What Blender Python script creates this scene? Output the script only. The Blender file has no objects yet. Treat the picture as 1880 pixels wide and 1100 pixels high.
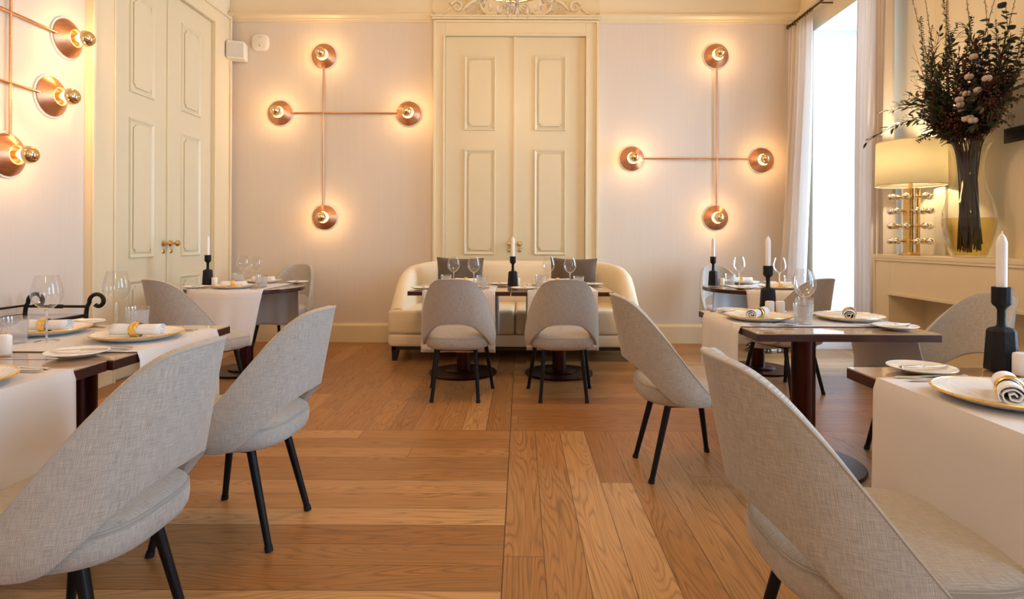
import bpy, math, random
import numpy as np
from mathutils import Matrix, Vector, noise as mnoise
R = random.Random(7)
S = bpy.context.scene
C = S.collection
PI = math.pi
sin, cos = math.sin, math.cos

# ---------------------------------------------------------------- camera, world, lights, exposure
F, H, PX, PY, TH = 1080.0, 1.15, 956.0, 441.0, 0.004
cam = bpy.data.objects.new('camera', bpy.data.cameras.new('camera'))
C.objects.link(cam)
cam.data.sensor_fit = 'HORIZONTAL'; cam.data.sensor_width = 36
cam.data.lens = 36 * F / 1880
cam.data.shift_x = (940 - PX) / 1880
cam.data.shift_y = (PY - 550) / 1880
cam.data.clip_start = 0.02
cam.matrix_world = Matrix.Translation((0, 0, H)) @ Matrix.Rotation(PI / 2, 4, 'X') @ Matrix.Rotation(TH, 4, 'Z')
S.camera = cam

W = bpy.data.worlds.new('world'); S.world = W; W.use_nodes = True
bg = W.node_tree.nodes['Background']
bg.inputs[0].default_value = (0.72, 0.86, 1.0, 1); bg.inputs[1].default_value = 1.6

def area(name, loc, rot, sx, sy, power, col, spread=180):
    l = bpy.data.lights.new(name, 'AREA'); l.shape = 'RECTANGLE'; l.size = sx; l.size_y = sy
    l.energy = power; l.color = col; l.spread = math.radians(spread)
    o = bpy.data.objects.new(name, l); C.objects.link(o); o.location = loc; o.rotation_euler = rot
    return o
def point(name, loc, power, col, rad=0.05):
    l = bpy.data.lights.new(name, 'POINT'); l.energy = power; l.color = col; l.shadow_soft_size = rad
    o = bpy.data.objects.new(name, l); C.objects.link(o); o.location = loc
    return o
DAY = (0.46, 0.72, 1.0)
WARM = (1.0, 0.60, 0.28)
area('daylight_window_one', (3.98, 5.6, 1.9), (0, PI / 2, 0), 3.2, 1.4, 125, (.52, .76, 1.0), 104)
area('daylight_window_two', (3.98, 1.7, 1.9), (0, PI / 2, 0), 3.2, 1.4, 170, DAY)
area('daylight_window_three', (3.98, -1.4, 1.9), (0, PI / 2, 0), 3.2, 1.6, 235, DAY)
CHANDELIER_POWER, LAMP_POWER, BULB_EMIT = 100, 24, 116
S.view_settings.view_transform = 'Standard'
S.view_settings.look = 'None'
S.view_settings.exposure = 0.17
S.view_settings.gamma = 1.0
S.view_settings.use_curve_mapping = False
S.cycles.use_denoising = True
S.cycles.max_bounces = 8
S.cycles.diffuse_bounces = 4
S.cycles.glossy_bounces = 4
S.cycles.transmission_bounces = 6
S.cycles.transparent_max_bounces = 24
S.cycles.caustics_reflective = False
S.cycles.caustics_refractive = False
S.cycles.sample_clamp_indirect = 6

def pt(px, py, Y):
    dx, dy = px - PX, py - PY
    return ((dx + dy * TH) * Y / F, H - (dy - dx * TH) * Y / F)

# ---------------------------------------------------------------- materials
MATS = {}
class NT:
    def __init__(s, name):
        s.m = bpy.data.materials.new(name); s.m.use_nodes = True; s.t = s.m.node_tree
        s.b = s.t.nodes['Principled BSDF']; s.out = s.t.nodes['Material Output']; MATS[name] = s.m
    def n(s, typ, **kw):
        nd = s.t.nodes.new(typ)
        for k, v in kw.items():
            if k.startswith('i_'):
                key = k[2:]; key = int(key) if key.isdigit() else key.replace('_', ' ')
                s.set(nd.inputs[key], v)
            else: setattr(nd, k, v)
        return nd
    def set(s, sock, v):
        if isinstance(v, bpy.types.NodeSocket): s.t.links.new(v, sock)
        elif isinstance(v, bpy.types.Node): s.t.links.new(v.outputs[0], sock)
        else: sock.default_value = v
    def math(s, op, a, b=0.0, c=None, clamp=False):
        nd = s.t.nodes.new('ShaderNodeMath'); nd.operation = op; nd.use_clamp = clamp
        s.set(nd.inputs[0], a); s.set(nd.inputs[1], b)
        if c is not None: s.set(nd.inputs[2], c)
        return nd.outputs[0]
    def mix(s, f, a, b, mode='MIX'):
        nd = s.t.nodes.new('ShaderNodeMix'); nd.data_type = 'RGBA'; nd.blend_type = mode
        s.set(nd.inputs[0], f); s.set(nd.inputs[6], a); s.set(nd.inputs[7], b)
        return nd.outputs[2]
    def ramp(s, f, stops):
        nd = s.t.nodes.new('ShaderNodeValToRGB'); s.set(nd.inputs[0], f)
        cr = nd.color_ramp
        while len(cr.elements) < len(stops): cr.elements.new(0.5)
        for e, (p, c) in zip(cr.elements, stops): e.position = p; e.color = c
        return nd.outputs[0]
    def coord(s, which='Object', scale=(1, 1, 1)):
        tc = s.t.nodes.new('ShaderNodeTexCoord')
        mp = s.t.nodes.new('ShaderNodeMapping'); s.t.links.new(tc.outputs[which], mp.inputs[0])
        mp.inputs['Scale'].default_value = scale
        return mp.outputs[0]
    def noise(s, vec, scale, detail=3, rough=.5, dist=0):
        nd = s.t.nodes.new('ShaderNodeTexNoise'); s.set(nd.inputs['Vector'], vec)
        nd.inputs['Scale'].default_value = scale; nd.inputs['Detail'].default_value = detail
        nd.inputs['Roughness'].default_value = rough; nd.inputs['Distortion'].default_value = dist
        return nd.outputs[0]
    def bump(s, h, strength=.2, dist=.01):
        nd = s.t.nodes.new('ShaderNodeBump'); s.set(nd.inputs['Height'], h)
        nd.inputs['Strength'].default_value = strength; nd.inputs['Distance'].default_value = dist
        s.t.links.new(nd.outputs[0], s.b.inputs['Normal']); return nd.outputs[0]
    def p(s, **kw):
        for k, v in kw.items():
            s.set(s.b.inputs[k.replace('_', ' ')], v)
def col(r, g, b): return (r, g, b, 1)
def simple(name, c, rough=.5, metal=0, var=.06, nscale=8, bump=0, bscale=60, **kw):
    m = NT(name)
    v = m.noise(m.coord(), nscale, 4)
    m.p(Base_Color=m.mix(v, col(*[x * (1 - var) for x in c]), col(*[min(1, x * (1 + var)) for x in c])), Roughness=rough, Metallic=metal, **kw)
    if bump: m.bump(m.noise(m.coord(), bscale, 4), bump, .01)
    return m.m

def mk_wall(name, c1, c2):
    m = NT(name)
    v = m.noise(m.coord('Object', (90, 90, 1.2)), 1.0, 4, .6)
    m.p(Base_Color=m.mix(v, col(*c1), col(*c2)), Roughness=.62)
    m.bump(v, .12, .004)
mk_wall('wallcloth', (.665, .595, .525), (.735, .66, .585))
mk_wall('wallcloth_cream', (.74, .66, .50), (.80, .72, .56))
simple('cream_paint', (.76, .66, .46), .38, var=.02)
simple('door_paint', (.71, .63, .445), .36, var=.02)
simple('ceiling_paint', (.82, .72, .54), .6, var=.02)
simple('white_paint', (.84, .86, .87), .5, var=.02)
simple('dark_gap', (.12, .07, .03), .9)
simple('lattice_brown', (.30, .17, .07), .9)

def mk_floor():
    m = NT('oak_planks')
    tc = m.n('ShaderNodeTexCoord'); sp = m.n('ShaderNodeSeparateXYZ'); m.t.links.new(tc.outputs['Object'], sp.inputs[0])
    x = m.math('ADD', sp.outputs[0], .058); y = m.math('SUBTRACT', sp.outputs[1], 3.55)
    ZX, ZY, PW = 3.4, 2.8, .1475
    zx = m.math('FLOOR', m.math('DIVIDE', x, ZX)); zy = m.math('FLOOR', m.math('DIVIDE', y, ZY))
    par = m.math('FLOORED_MODULO', m.math('ADD', zx, zy), 2.0)
    mixv = lambda a, b: m.math('ADD', m.math('MULTIPLY', a, m.math('SUBTRACT', 1.0, par)), m.math('MULTIPLY', b, par))
    a = mixv(y, x); l = mixv(x, y)
    ad = m.math('DIVIDE', a, PW); idx = m.math('FLOOR', ad); fr = m.math('FRACT', ad)
    zid = m.math('ADD', m.math('MULTIPLY', zx, 31.7), m.math('MULTIPLY', zy, 17.3))
    wn = m.n('ShaderNodeTexWhiteNoise', noise_dimensions='2D')
    cv = m.n('ShaderNodeCombineXYZ', i_0=idx, i_1=zid); m.t.links.new(cv.outputs[0], wn.inputs['Vector'])
    ls = m.math('ADD', m.math('DIVIDE', l, 5.5), m.math('MULTIPLY', wn.outputs[0], 5.0))
    pc = m.math('FLOOR', ls); fl = m.math('FRACT', ls)
    wn2 = m.n('ShaderNodeTexWhiteNoise', noise_dimensions='3D')
    cv2 = m.n('ShaderNodeCombineXYZ', i_0=idx, i_1=zid, i_2=pc); m.t.links.new(cv2.outputs[0], wn2.inputs['Vector'])
    rid = wn2.outputs[0]
    # cathedral figure: contour lines of a stretched noise, plus fine pores
    g = m.n('ShaderNodeCombineXYZ', i_0=m.math('MULTIPLY', a, 5.5), i_1=m.math('MULTIPLY', l, .48), i_2=m.math('MULTIPLY', rid, 60.0))
    n1 = m.noise(g.outputs[0], 1.0, 2, .5, .12)
    rings = m.math('FRACT', m.math('MULTIPLY', n1, 34.0))
    ringl = m.math('POWER', m.math('ABSOLUTE', m.math('SUBTRACT', m.math('MULTIPLY', rings, 2.0), 1.0)), 3.0)
    g2 = m.n('ShaderNodeCombineXYZ', i_0=m.math('MULTIPLY', a, 160.0), i_1=m.math('MULTIPLY', l, 3.5), i_2=m.math('MULTIPLY', rid, 60.0))
    n2 = m.noise(g2.outputs[0], 1.0, 4, .6)
    g3 = m.n('ShaderNodeCombineXYZ', i_0=m.math('MULTIPLY', a, 9.0), i_1=m.math('MULTIPLY', l, 1.1), i_2=m.math('MULTIPLY', rid, 31.0))
    n3 = m.noise(g3.outputs[0], 1.0, 3, .5)
    base = m.ramp(rid, [(0, col(.32, .138, .036)), (.35, col(.37, .170, .050)), (.8, col(.44, .215, .070)), (1, col(.56, .31, .125))])
    c = m.mix(m.math('MULTIPLY', m.math('MULTIPLY', ringl, n3), .85, clamp=True), base, m.mix(1.0, base, col(.16, .11, .09), 'MULTIPLY'))
    c = m.mix(m.math('MULTIPLY', m.math('SUBTRACT', n2, .45, clamp=True), 2.2, clamp=True), c, m.mix(1.0, c, col(.62, .53, .46), 'MULTIPLY'))
    c = m.mix(m.math('MULTIPLY', m.math('SUBTRACT', n3, .5, clamp=True), 1.5, clamp=True), c, m.mix(1.0, c, col(1.35, 1.3, 1.2), 'MULTIPLY'))
    e1 = m.math('LESS_THAN', m.math('MINIMUM', fr, m.math('SUBTRACT', 1.0, fr)), .009)
    e2 = m.math('LESS_THAN', fl, .0005)
    fx = m.math('FRACT', m.math('DIVIDE', x, ZX)); fy = m.math('FRACT', m.math('DIVIDE', y, ZY))
    e3 = m.math('LESS_THAN', m.math('MINIMUM', fx, m.math('SUBTRACT', 1.0, fx)), .0007)
    e4 = m.math('LESS_THAN', m.math('MINIMUM', fy, m.math('SUBTRACT', 1.0, fy)), .0008)
    gap = m.math('MAXIMUM', m.math('MAXIMUM', e1, e2), m.math('MAXIMUM', e3, e4))
    c = m.mix(gap, c, col(.07, .03, .012))
    m.p(Base_Color=c, Roughness=m.math('ADD', .30, m.math('MULTIPLY', n2, .16)))
    hgt = m.math('SUBTRACT', m.math('MULTIPLY', n2, .25), m.math('ADD', gap, m.math('MULTIPLY', ringl, .12)))
    m.bump(hgt, .25, .002)
mk_floor()

def mk_fabric(name, c1, c2, per=.0034, strength=.55, rough=.9, which='UV'):
    m = NT(name)
    uv = m.coord(which)
    dn = m.noise(uv, 60, 2)
    sp = m.n('ShaderNodeSeparateXYZ'); m.t.links.new(uv, sp.inputs[0])
    k = 2 * PI / per
    u = m.math('ADD', sp.outputs[0], m.math('MULTIPLY', dn, per * .5)); v = m.math('ADD', sp.outputs[1], m.math('MULTIPLY', dn, per * .5))
    s1 = m.math('SINE', m.math('MULTIPLY', m.math('ADD', v, m.math('MULTIPLY', u, .45)), k))
    s2 = m.math('SINE', m.math('MULTIPLY', u, k * .8))
    w = m.math('ADD', m.math('MULTIPLY', s1, .3), m.math('MULTIPLY', s2, .16))
    w = m.math('ADD', w, .5)
    tu = m.noise(m.coord(which, (420, 26, 1)), 1.0, 3, .6); tv = m.noise(m.coord(which, (26, 420, 1)), 1.0, 3, .6)
    th = m.math('MULTIPLY', m.math('ADD', tu, tv), .5)
    f = m.math('ADD', m.math('MULTIPLY', w, .45), m.math('SUBTRACT', m.math('MULTIPLY', th, 2.4), .95), clamp=True)
    m.p(Base_Color=m.mix(f, col(*c1), col(*c2)), Roughness=rough, Sheen_Weight=.25, Sheen_Roughness=.5)
    m.bump(m.math('ADD', w, m.math('MULTIPLY', th, 1.0)), strength, .0012)
mk_fabric('chair_fabric', (.28, .25, .215), (.62, .575, .515))
mk_fabric('piping_fabric', (.26, .22, .18), (.52, .46, .39))
def mk_cloth(name, c, trans=.0):
    m = NT(name)
    tv = m.noise(m.coord('Object'), 3, 2)
    fine = m.noise(m.coord('Object'), 500, 2)
    m.p(Base_Color=m.mix(tv, col(*[x * .95 for x in c]), col(*c)), Roughness=.85, Sheen_Weight=.15)
    cr = m.noise(m.coord('Object'), 9, 4, .55, .6)
    m.bump(m.math('ADD', m.math('MULTIPLY', fine, .08), cr), .14, .012)
    if trans:
        tr = m.n('ShaderNodeBsdfTranslucent'); tr.inputs[0].default_value = col(*c)
        mx = m.n('ShaderNodeMixShader', i_0=trans); m.t.links.new(m.b.outputs[0], mx.inputs[1]); m.t.links.new(tr.outputs[0], mx.inputs[2])
        m.t.links.new(mx.outputs[0], m.out.inputs[0])
mk_cloth('linen', (.80, .76, .74), .12)
mk_cloth('napkin_linen', (.86, .84, .84))
mk_cloth('curtain_cloth', (.86, .80, .76), .38)
mk_cloth('velvet_cushion', (.11, .078, .056))
mk_cloth('sofa_leather', (.80, .68, .48))
simple('dark_wood', (.040, .010, .008), .26, var=.4, nscale=14)
simple('sofa_leg_wood', (.012, .010, .012), .35)
def mk_top():
    m = NT('lacquered_top')
    g = m.noise(m.coord('Object', (2, 30, 2)), 1.0, 4, .6)
    m.p(Base_Color=m.mix(g, col(.40, .26, .15), col(.50, .34, .21)), Roughness=.12, Coat_Weight=.6, Coat_Roughness=.05)
mk_top()
def mk_brushed(name, c1, c2, rough=.3, sc=(3, 3, 160)):
    m = NT(name)
    g = m.noise(m.coord('Object', sc), 1.0, 3, .6)
    m.p(Base_Color=m.mix(g, col(*c1), col(*c2)), Metallic=1.0, Roughness=m.math('ADD', rough, m.math('MULTIPLY', g, .12)))
mk_brushed('dark_copper', (.028, .009, .007), (.085, .028, .020), .28, (60, 60, 6))
mk_brushed('copper', (.50, .22, .11), (.80, .42, .24), .30, (14, 14, 90))
mk_brushed('brass', (.62, .40, .13), (.80, .56, .24), .2)
mk_brushed('gold', (.80, .50, .13), (.95, .68, .26), .22, (40, 40, 40))
mk_brushed('silver', (.70, .66, .60), (.82, .79, .74), .14)
mk_brushed('chrome', (.80, .76, .70), (.9, .87, .82), .05)
mk_brushed('bronze', (.09, .05, .03), (.16, .09, .05), .35)
mk_brushed('mirror_gold', (.80, .58, .32), (.86, .64, .38), .03)
simple('black_metal', (.004, .004, .005), .42, Specular_IOR_Level=.25)
simple('matte_black', (.005, .005, .007), .6, bump=.15, Specular_IOR_Level=.3)
simple('iron', (.006, .006, .008), .45, bump=.1, Specular_IOR_Level=.35)
simple('porcelain', (.84, .82, .78), .14, var=.01)
simple('ceramic_matte', (.84, .80, .74), .4, var=.02)
simple('wax', (.86, .85, .86), .45, var=.01, Subsurface_Weight=.15)
simple('plastic_white', (.80, .76, .68), .4, var=.02)
simple('grille_grey', (.60, .58, .52), .6)
simple('plastic_black', (.012, .012, .013), .35)
def mk_hammered():
    m = NT('hammered_porcelain')
    v = m.n('ShaderNodeTexVoronoi', feature='SMOOTH_F1'); m.t.links.new(m.coord('Object', (55, 85, 20)), v.inputs['Vector']); v.inputs['Scale'].default_value = 1
    m.p(Base_Color=col(.84, .81, .77), Roughness=.14)
    m.bump(v.outputs[0], .6, .003)
mk_hammered()
def thin_glass(name, tint=(1, 1, 1), rough=.0, ior=1.5, extra=None, gl=1.0):
    m = NT(name)
    lw = m.n('ShaderNodeLayerWeight'); f0 = ((ior - 1) / (ior + 1)) ** 2
    frs = m.math('ADD', f0, m.math('MULTIPLY', 1 - f0, m.math('POWER', lw.outputs['Facing'], 2.9)))
    tr = m.n('ShaderNodeBsdfTransparent'); tr.inputs[0].default_value = col(*tint)
    g = m.n('ShaderNodeBsdfGlossy'); g.inputs['Roughness'].default_value = rough; g.inputs['Color'].default_value = col(gl, gl, gl)
    mx = m.n('ShaderNodeMixShader', i_0=frs); m.t.links.new(tr.outputs[0], mx.inputs[1]); m.t.links.new(g.outputs[0], mx.inputs[2])
    m.t.links.new(mx.outputs[0], m.out.inputs[0])
    return m, mx
thin_glass('clear_glass', (.95, .95, .95), ior=1.6)
thin_glass('vase_glass', (.93, .93, .88))
thin_glass('water_yellow', (.86, .76, .42), .05, 1.2)
thin_glass('bulb_glass', (1, .93, .8))
thin_glass('table_glass', (.80, .84, .84))
def mk_cut():
    m, mx = thin_glass('cut_glass', (.93, .92, .92), .08)
    uv = m.coord('UV'); sp = m.n('ShaderNodeSeparateXYZ'); m.t.links.new(uv, sp.inputs[0])
    k = 2 * PI / .0085
    a = m.math('SINE', m.math('MULTIPLY', m.math('ADD', sp.outputs[0], sp.outputs[1]), k / 1.414))
    b = m.math('SINE', m.math('MULTIPLY', m.math('SUBTRACT', sp.outputs[0], sp.outputs[1]), k / 1.414))
    h = m.math('MAXIMUM', m.math('ABSOLUTE', a), m.math('ABSOLUTE', b))
    d = m.n('ShaderNodeBsdfPrincipled'); d.inputs['Base Color'].default_value = col(.86, .84, .84); d.inputs['Roughness'].default_value = .12
    bp = m.n('ShaderNodeBump'); m.set(bp.inputs['Height'], h); bp.inputs['Strength'].default_value = .8; bp.inputs['Distance'].default_value = .002
    m.t.links.new(bp.outputs[0], d.inputs['Normal'])
    f = m.math('ADD', m.math('MULTIPLY', m.math('SUBTRACT', 1.0, h), 1.1), .16, clamp=True)
    m2 = m.n('ShaderNodeMixShader', i_0=f); m.t.links.new(mx.outputs[0], m2.inputs[1]); m.t.links.new(d.outputs[0], m2.inputs[2])
    m.t.links.new(m2.outputs[0], m.out.inputs[0])
mk_cut()
def mk_crystal():
    m = NT('crystal'); m.p(Base_Color=col(1, .97, .92), Roughness=.02, Transmission_Weight=.8, IOR=1.55)
mk_crystal()
def emit(name, c, s):
    m = NT(name); m.p(Base_Color=col(*c), Emission_Color=col(*c), Emission_Strength=s)
emit('filament_glow', (1.0, .59, .27), BULB_EMIT)
emit('candle_bulb_glow', (1.0, .7, .42), 10)
def mk_shade():
    m = NT('shade_cloth'); m.p(Base_Color=col(.84, .80, .66), Roughness=.8)
    tr = m.n('ShaderNodeBsdfTranslucent'); tr.inputs[0].default_value = col(.86, .80, .62)
    mx = m.n('ShaderNodeMixShader', i_0=.5); m.t.links.new(m.b.outputs[0], mx.inputs[1]); m.t.links.new(tr.outputs[0], mx.inputs[2])
    m.t.links.new(mx.outputs[0], m.out.inputs[0])
mk_shade()
simple('twig_dark', (.03, .018, .014), .7)
simple('twig_red', (.16, .025, .02), .6)
simple('leaf_grey', (.040, .048, .040), .6, var=.3, nscale=20)
simple('leaf_green', (.030, .048, .018), .5, var=.4, nscale=20)
simple('leaf_russet', (.13, .042, .014), .5, var=.5, nscale=12)
simple('berry_red', (.075, .012, .014), .5, var=.4, nscale=30)
simple('bud_white', (.55, .47, .38), .8)
simple('cotton', (.48, .38, .31), .95, bump=.5)
simple('wet_stem', (.13, .075, .025), .6, var=.4)
def mk_pattern():
    m = NT('patterned_cloth')
    f = m.math('GREATER_THAN', m.noise(m.coord('Object'), 26, 2, .5, 1.0), .5)
    m.p(Base_Color=m.mix(f, col(.02, .025, .03), col(.75, .74, .72)), Roughness=.85)
mk_pattern()

# ---------------------------------------------------------------- mesh helpers
class MB:
    def __init__(s): s.v = []; s.f = []; s.uv = {}
    def add(s, vs, fs, uvs=None):
        o = len(s.v); s.v += [tuple(q) for q in vs]
        for i, f in enumerate(fs):
            s.f.append(tuple(o + k for k in f))
            if uvs: s.uv[len(s.f) - 1] = [uvs[k] for k in f]
        return s
    def box(s, x0, x1, y0, y1, z0, z1):
        vs = [(x, y, z) for z in (z0, z1) for y in (y0, y1) for x in (x0, x1)]
        return s.add(vs, [(0, 2, 3, 1), (4, 5, 7, 6), (0, 1, 5, 4), (2, 6, 7, 3), (0, 4, 6, 2), (1, 3, 7, 5)])
    def grid(s, pts, nu, nv, closeu=False, uvs=None, flip=False):
        # pts index i*nv + j
        fs = []
        for i in range(nu if closeu else nu - 1):
            for j in range(nv - 1):
                a, b = i * nv + j, ((i + 1) % nu) * nv + j
                q = (a, b, b + 1, a + 1)
                fs.append(q[::-1] if flip else q)
        return s.add(pts, fs, uvs)
    def lathe(s, prof, n=24, c=(0, 0, 0), axis='Z', sx=1, sy=1, uvscale=None):
        pts = []; uvs = []
        L = 0
        ls = []
        for j, (r, z) in enumerate(prof):
            if j: L += math.hypot(r - prof[j-1][0], z - prof[j-1][1])
            ls.append(L)
        rm = max(r for r, z in prof)
        closed_uv = uvscale is not None
        nn = n + 1 if closed_uv else n
        for i in range(nn):
            a = 2 * PI * i / n
            for j, (r, z) in enumerate(prof):
                x, y = r * cos(a) * sx, r * sin(a) * sy
                if axis == 'Z': p = (c[0] + x, c[1] + y, c[2] + z)
                elif axis == 'Y': p = (c[0] + x, c[1] + z, c[2] + y)
                else: p = (c[0] + z, c[1] + x, c[2] + y)
                pts.append(p); uvs.append((a * rm, ls[j]))
        return s.grid(pts, nn, len(prof), not closed_uv, uvs if closed_uv else None, flip=(axis == 'Y'))
    def tube(s, path, rad, n=8, cap=True):
        path = [Vector(p) for p in path]
        m = len(path)
        rs = rad if isinstance(rad, (list, tuple)) else [rad] * m
        t0 = (path[1] - path[0]).normalized()
        up = Vector((0, 0, 1)) if abs(t0.z) < .9 else Vector((1, 0, 0))
        nx = t0.cross(up).normalized()
        pts = []
        for i, p in enumerate(path):
            t = (path[min(i + 1, m - 1)] - path[max(i - 1, 0)]).normalized()
            nx = (nx - t * nx.dot(t)).normalized(); ny = t.cross(nx)
            for k in range(n):
                a = 2 * PI * k / n
                pts.append(p + (nx * cos(a) + ny * sin(a)) * rs[i])
        o = len(s.v)
        s.v += [tuple(q) for q in pts]
        for i in range(m - 1):
            for k in range(n):
                k2 = (k + 1) % n
                s.f.append((o + i * n + k, o + i * n + k2, o + (i + 1) * n + k2, o + (i + 1) * n + k))
        if cap:
            s.f.append(tuple(o + k for k in range(n))[::-1]); s.f.append(tuple(o + (m - 1) * n + k for k in range(n)))
        return s
    def cyl(s, p0, p1, r0, r1=None, n=16): return s.tube([p0, p1], [r0, r0 if r1 is None else r1], n)
    def blob(s, c, rx, ry, rz, n=8, m=6):
        pr = [(max(1e-4, sin(PI * j / m)), -cos(PI * j / m)) for j in range(m + 1)]
        pts = [(c[0] + r * cos(2 * PI * i / n) * rx, c[1] + r * sin(2 * PI * i / n) * ry, c[2] + z * rz) for i in range(n) for r, z in pr]
        return s.grid(pts, n, m + 1, True)
    def prism(s, poly, z0, z1, T=None):
        n = len(poly)
        vs = [(x, y, z0) for x, y in poly] + [(x, y, z1) for x, y in poly]
        if T: vs = [T(*q) for q in vs]
        return s.add(vs, [tuple(range(n))[::-1], tuple(range(n, 2 * n))] + [(i, (i + 1) % n, n + (i + 1) % n, n + i) for i in range(n)])
    def mesh(s, name, mat, smooth=35):
        me = bpy.data.meshes.new(name); me.from_pydata(s.v, [], s.f); me.materials.append(MATS[mat])
        if s.uv:
            ul = me.uv_layers.new(name='UVMap')
            for p in me.polygons:
                if p.index in s.uv:
                    for li, q in zip(p.loop_indices, s.uv[p.index]): ul.data[li].uv = q
        if smooth:
            me.shade_smooth(); me.set_sharp_from_angle(angle=math.radians(smooth))
        me.update(); return me
    def build(s, name, mat, parent=None, smooth=35, bevel=0, loc=None):
        o = bpy.data.objects.new(name, s.mesh(name, mat, smooth)); C.objects.link(o)
        if parent: o.parent = parent
        if loc: o.location = loc
        if bevel:
            b = o.modifiers.new('bevel', 'BEVEL'); b.width = bevel; b.segments = 2; b.limit_method = 'ANGLE'; b.angle_limit = math.radians(40)
        return o
def tag(o, label, cat, group=None):
    o['label'] = label; o['category'] = cat
    if group: o['group'] = group
    return o
def structure(o, label=None):
    o['kind'] = 'structure'
    if label: o['label'] = label
    return o
def thing(name, label, cat, loc=(0, 0, 0), rz=0, group=None):
    o = bpy.data.objects.new(name, None); o.empty_display_size = .05; C.objects.link(o)
    o.location = loc; o.rotation_euler = (0, 0, rz)
    return tag(o, label, cat, group)
def solid(o, t, off=0, rim=True):
    m = o.modifiers.new('solidify', 'SOLIDIFY'); m.thickness = t; m.offset = off
    return o
CHILD = {}
def kids(o): return [c for c in C.objects if c.parent == o]
def dup(root, loc, rz, label, group=None):
    def cp(o, par):
        c = o.copy(); C.objects.link(c)
        if par: c.parent = par
        ks = CHILD.setdefault(o.name, None)
        if ks is None: ks = CHILD[o.name] = kids(o)
        for k in list(ks): cp(k, c)
        return c
    r = cp(root, None)
    r.location = loc; r.rotation_euler = (root.rotation_euler[0], root.rotation_euler[1], rz); r['label'] = label
    if group: r['group'] = group
    return r
class Proto:
    """first use places the source itself, later uses copy it"""
    def __init__(s, build): s.b = build; s.src = None
    def __call__(s, loc, rz, label, group=None):
        if s.src is None:
            s.src = s.b(); s.src.location = loc; s.src.rotation_euler[2] = rz; s.src['label'] = label
            if group: s.src['group'] = group
            return s.src
        return dup(s.src, loc, rz, label, group)

# ---------------------------------------------------------------- the room
XL, XR, YB, YN, ZC = -3.27, 3.12, 6.606, -3.2, 4.35
structure(MB().box(XL - .2, XR + .9, YN - .2, YB + .2, -.1, 0).build('floor', 'oak_planks', smooth=0))
structure(MB().box(XL - .2, XR + .9, YN - .2, YB + .2, ZC, ZC + .1).build('ceiling', 'ceiling_paint', smooth=0))
structure(MB().box(XL - .2, XR + .9, YB, YB + .2, 0, 3.62).build('wall_back', 'wallcloth', smooth=0))
structure(MB().box(XL - .2, XL, YN, YB, 0, 3.62).build('wall_left', 'wallcloth', smooth=0))
structure(MB().box(XL - .2, XR + .9, YN - .2, YN, 0, ZC).build('wall_near', 'wallcloth_cream', smooth=0))
# right wall: deep, with three tall window openings
OPEN = [(4.93, 6.30), (1.0, 2.4), (-2.2, -.6)]
b = MB(); prev = YB
for y0, y1 in OPEN:
    b.box(XR, XR + .72, y1, prev, 0, 3.62); b.box(XR, XR + .72, y0, y1, 3.41, 3.62); prev = y0
b.box(XR, XR + .72, YN, prev, 0, 3.62)
structure(b.build('wall_right', 'wallcloth_cream', smooth=0))
# frieze above the picture rail
b = MB().box(XL - .2, XR + .9, YB + .003, YB + .2, 3.62, ZC).box(XL - .2, XL - .003, YN, YB, 3.62, ZC).box(XR + .003, XR + .9, YN, YB, 3.62, ZC)
structure(b.build('trim_1', 'ceiling_paint', smooth=0))
def rail_profile(n):  # (out, z)
    return [(0, 3.585), (.018, 3.585), (.018, 3.605), (.032, 3.612), (.032, 3.625), (.05, 3.64), (.062, 3.648), (.062, 3.672), (0, 3.672)]
def sweep_wall(name, prof, mat, segs):
    for wall, a0, a1 in segs:
        b = MB()
        poly = prof
        n = len(poly)
        vs = []
        for a in (a0, a1):
            for o, z in poly:
                if wall == 'B': vs.append((a, YB - o, z))
                elif wall == 'L': vs.append((XL + o, a, z))
                else: vs.append((XR - o, a, z))
        b.add(vs, [tuple(range(n))[::-1], tuple(range(n, 2 * n))] + [(i, (i + 1) % n, n + (i + 1) % n, n + i) for i in range(n)])
        structure(b.build(name.format({'B': 'back', 'L': 'left', 'R': 'right'}[wall]), mat, smooth=0))
sweep_wall('trim_2', rail_profile(0), 'cream_paint', [('B', XL, -.98), ('B', .87, XR)])
sweep_wall('trim_3', rail_profile(0), 'cream_paint', [('L', YN, 4.42), ('L', 6.54, YB), ('R', YN, YB)])
bprof = [(0, 0), (.022, 0), (.022, .185), (.016, .195), (.010, .21), (0, .212)]
sweep_wall('baseboard_{}', bprof, 'cream_paint', [('B', XL, -.98), ('B', .87, XR), ('L', YN, 4.40), ('L', 6.56, YB), ('R', 2.4, 4.93), ('R', -.6, 1.0)])

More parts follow.
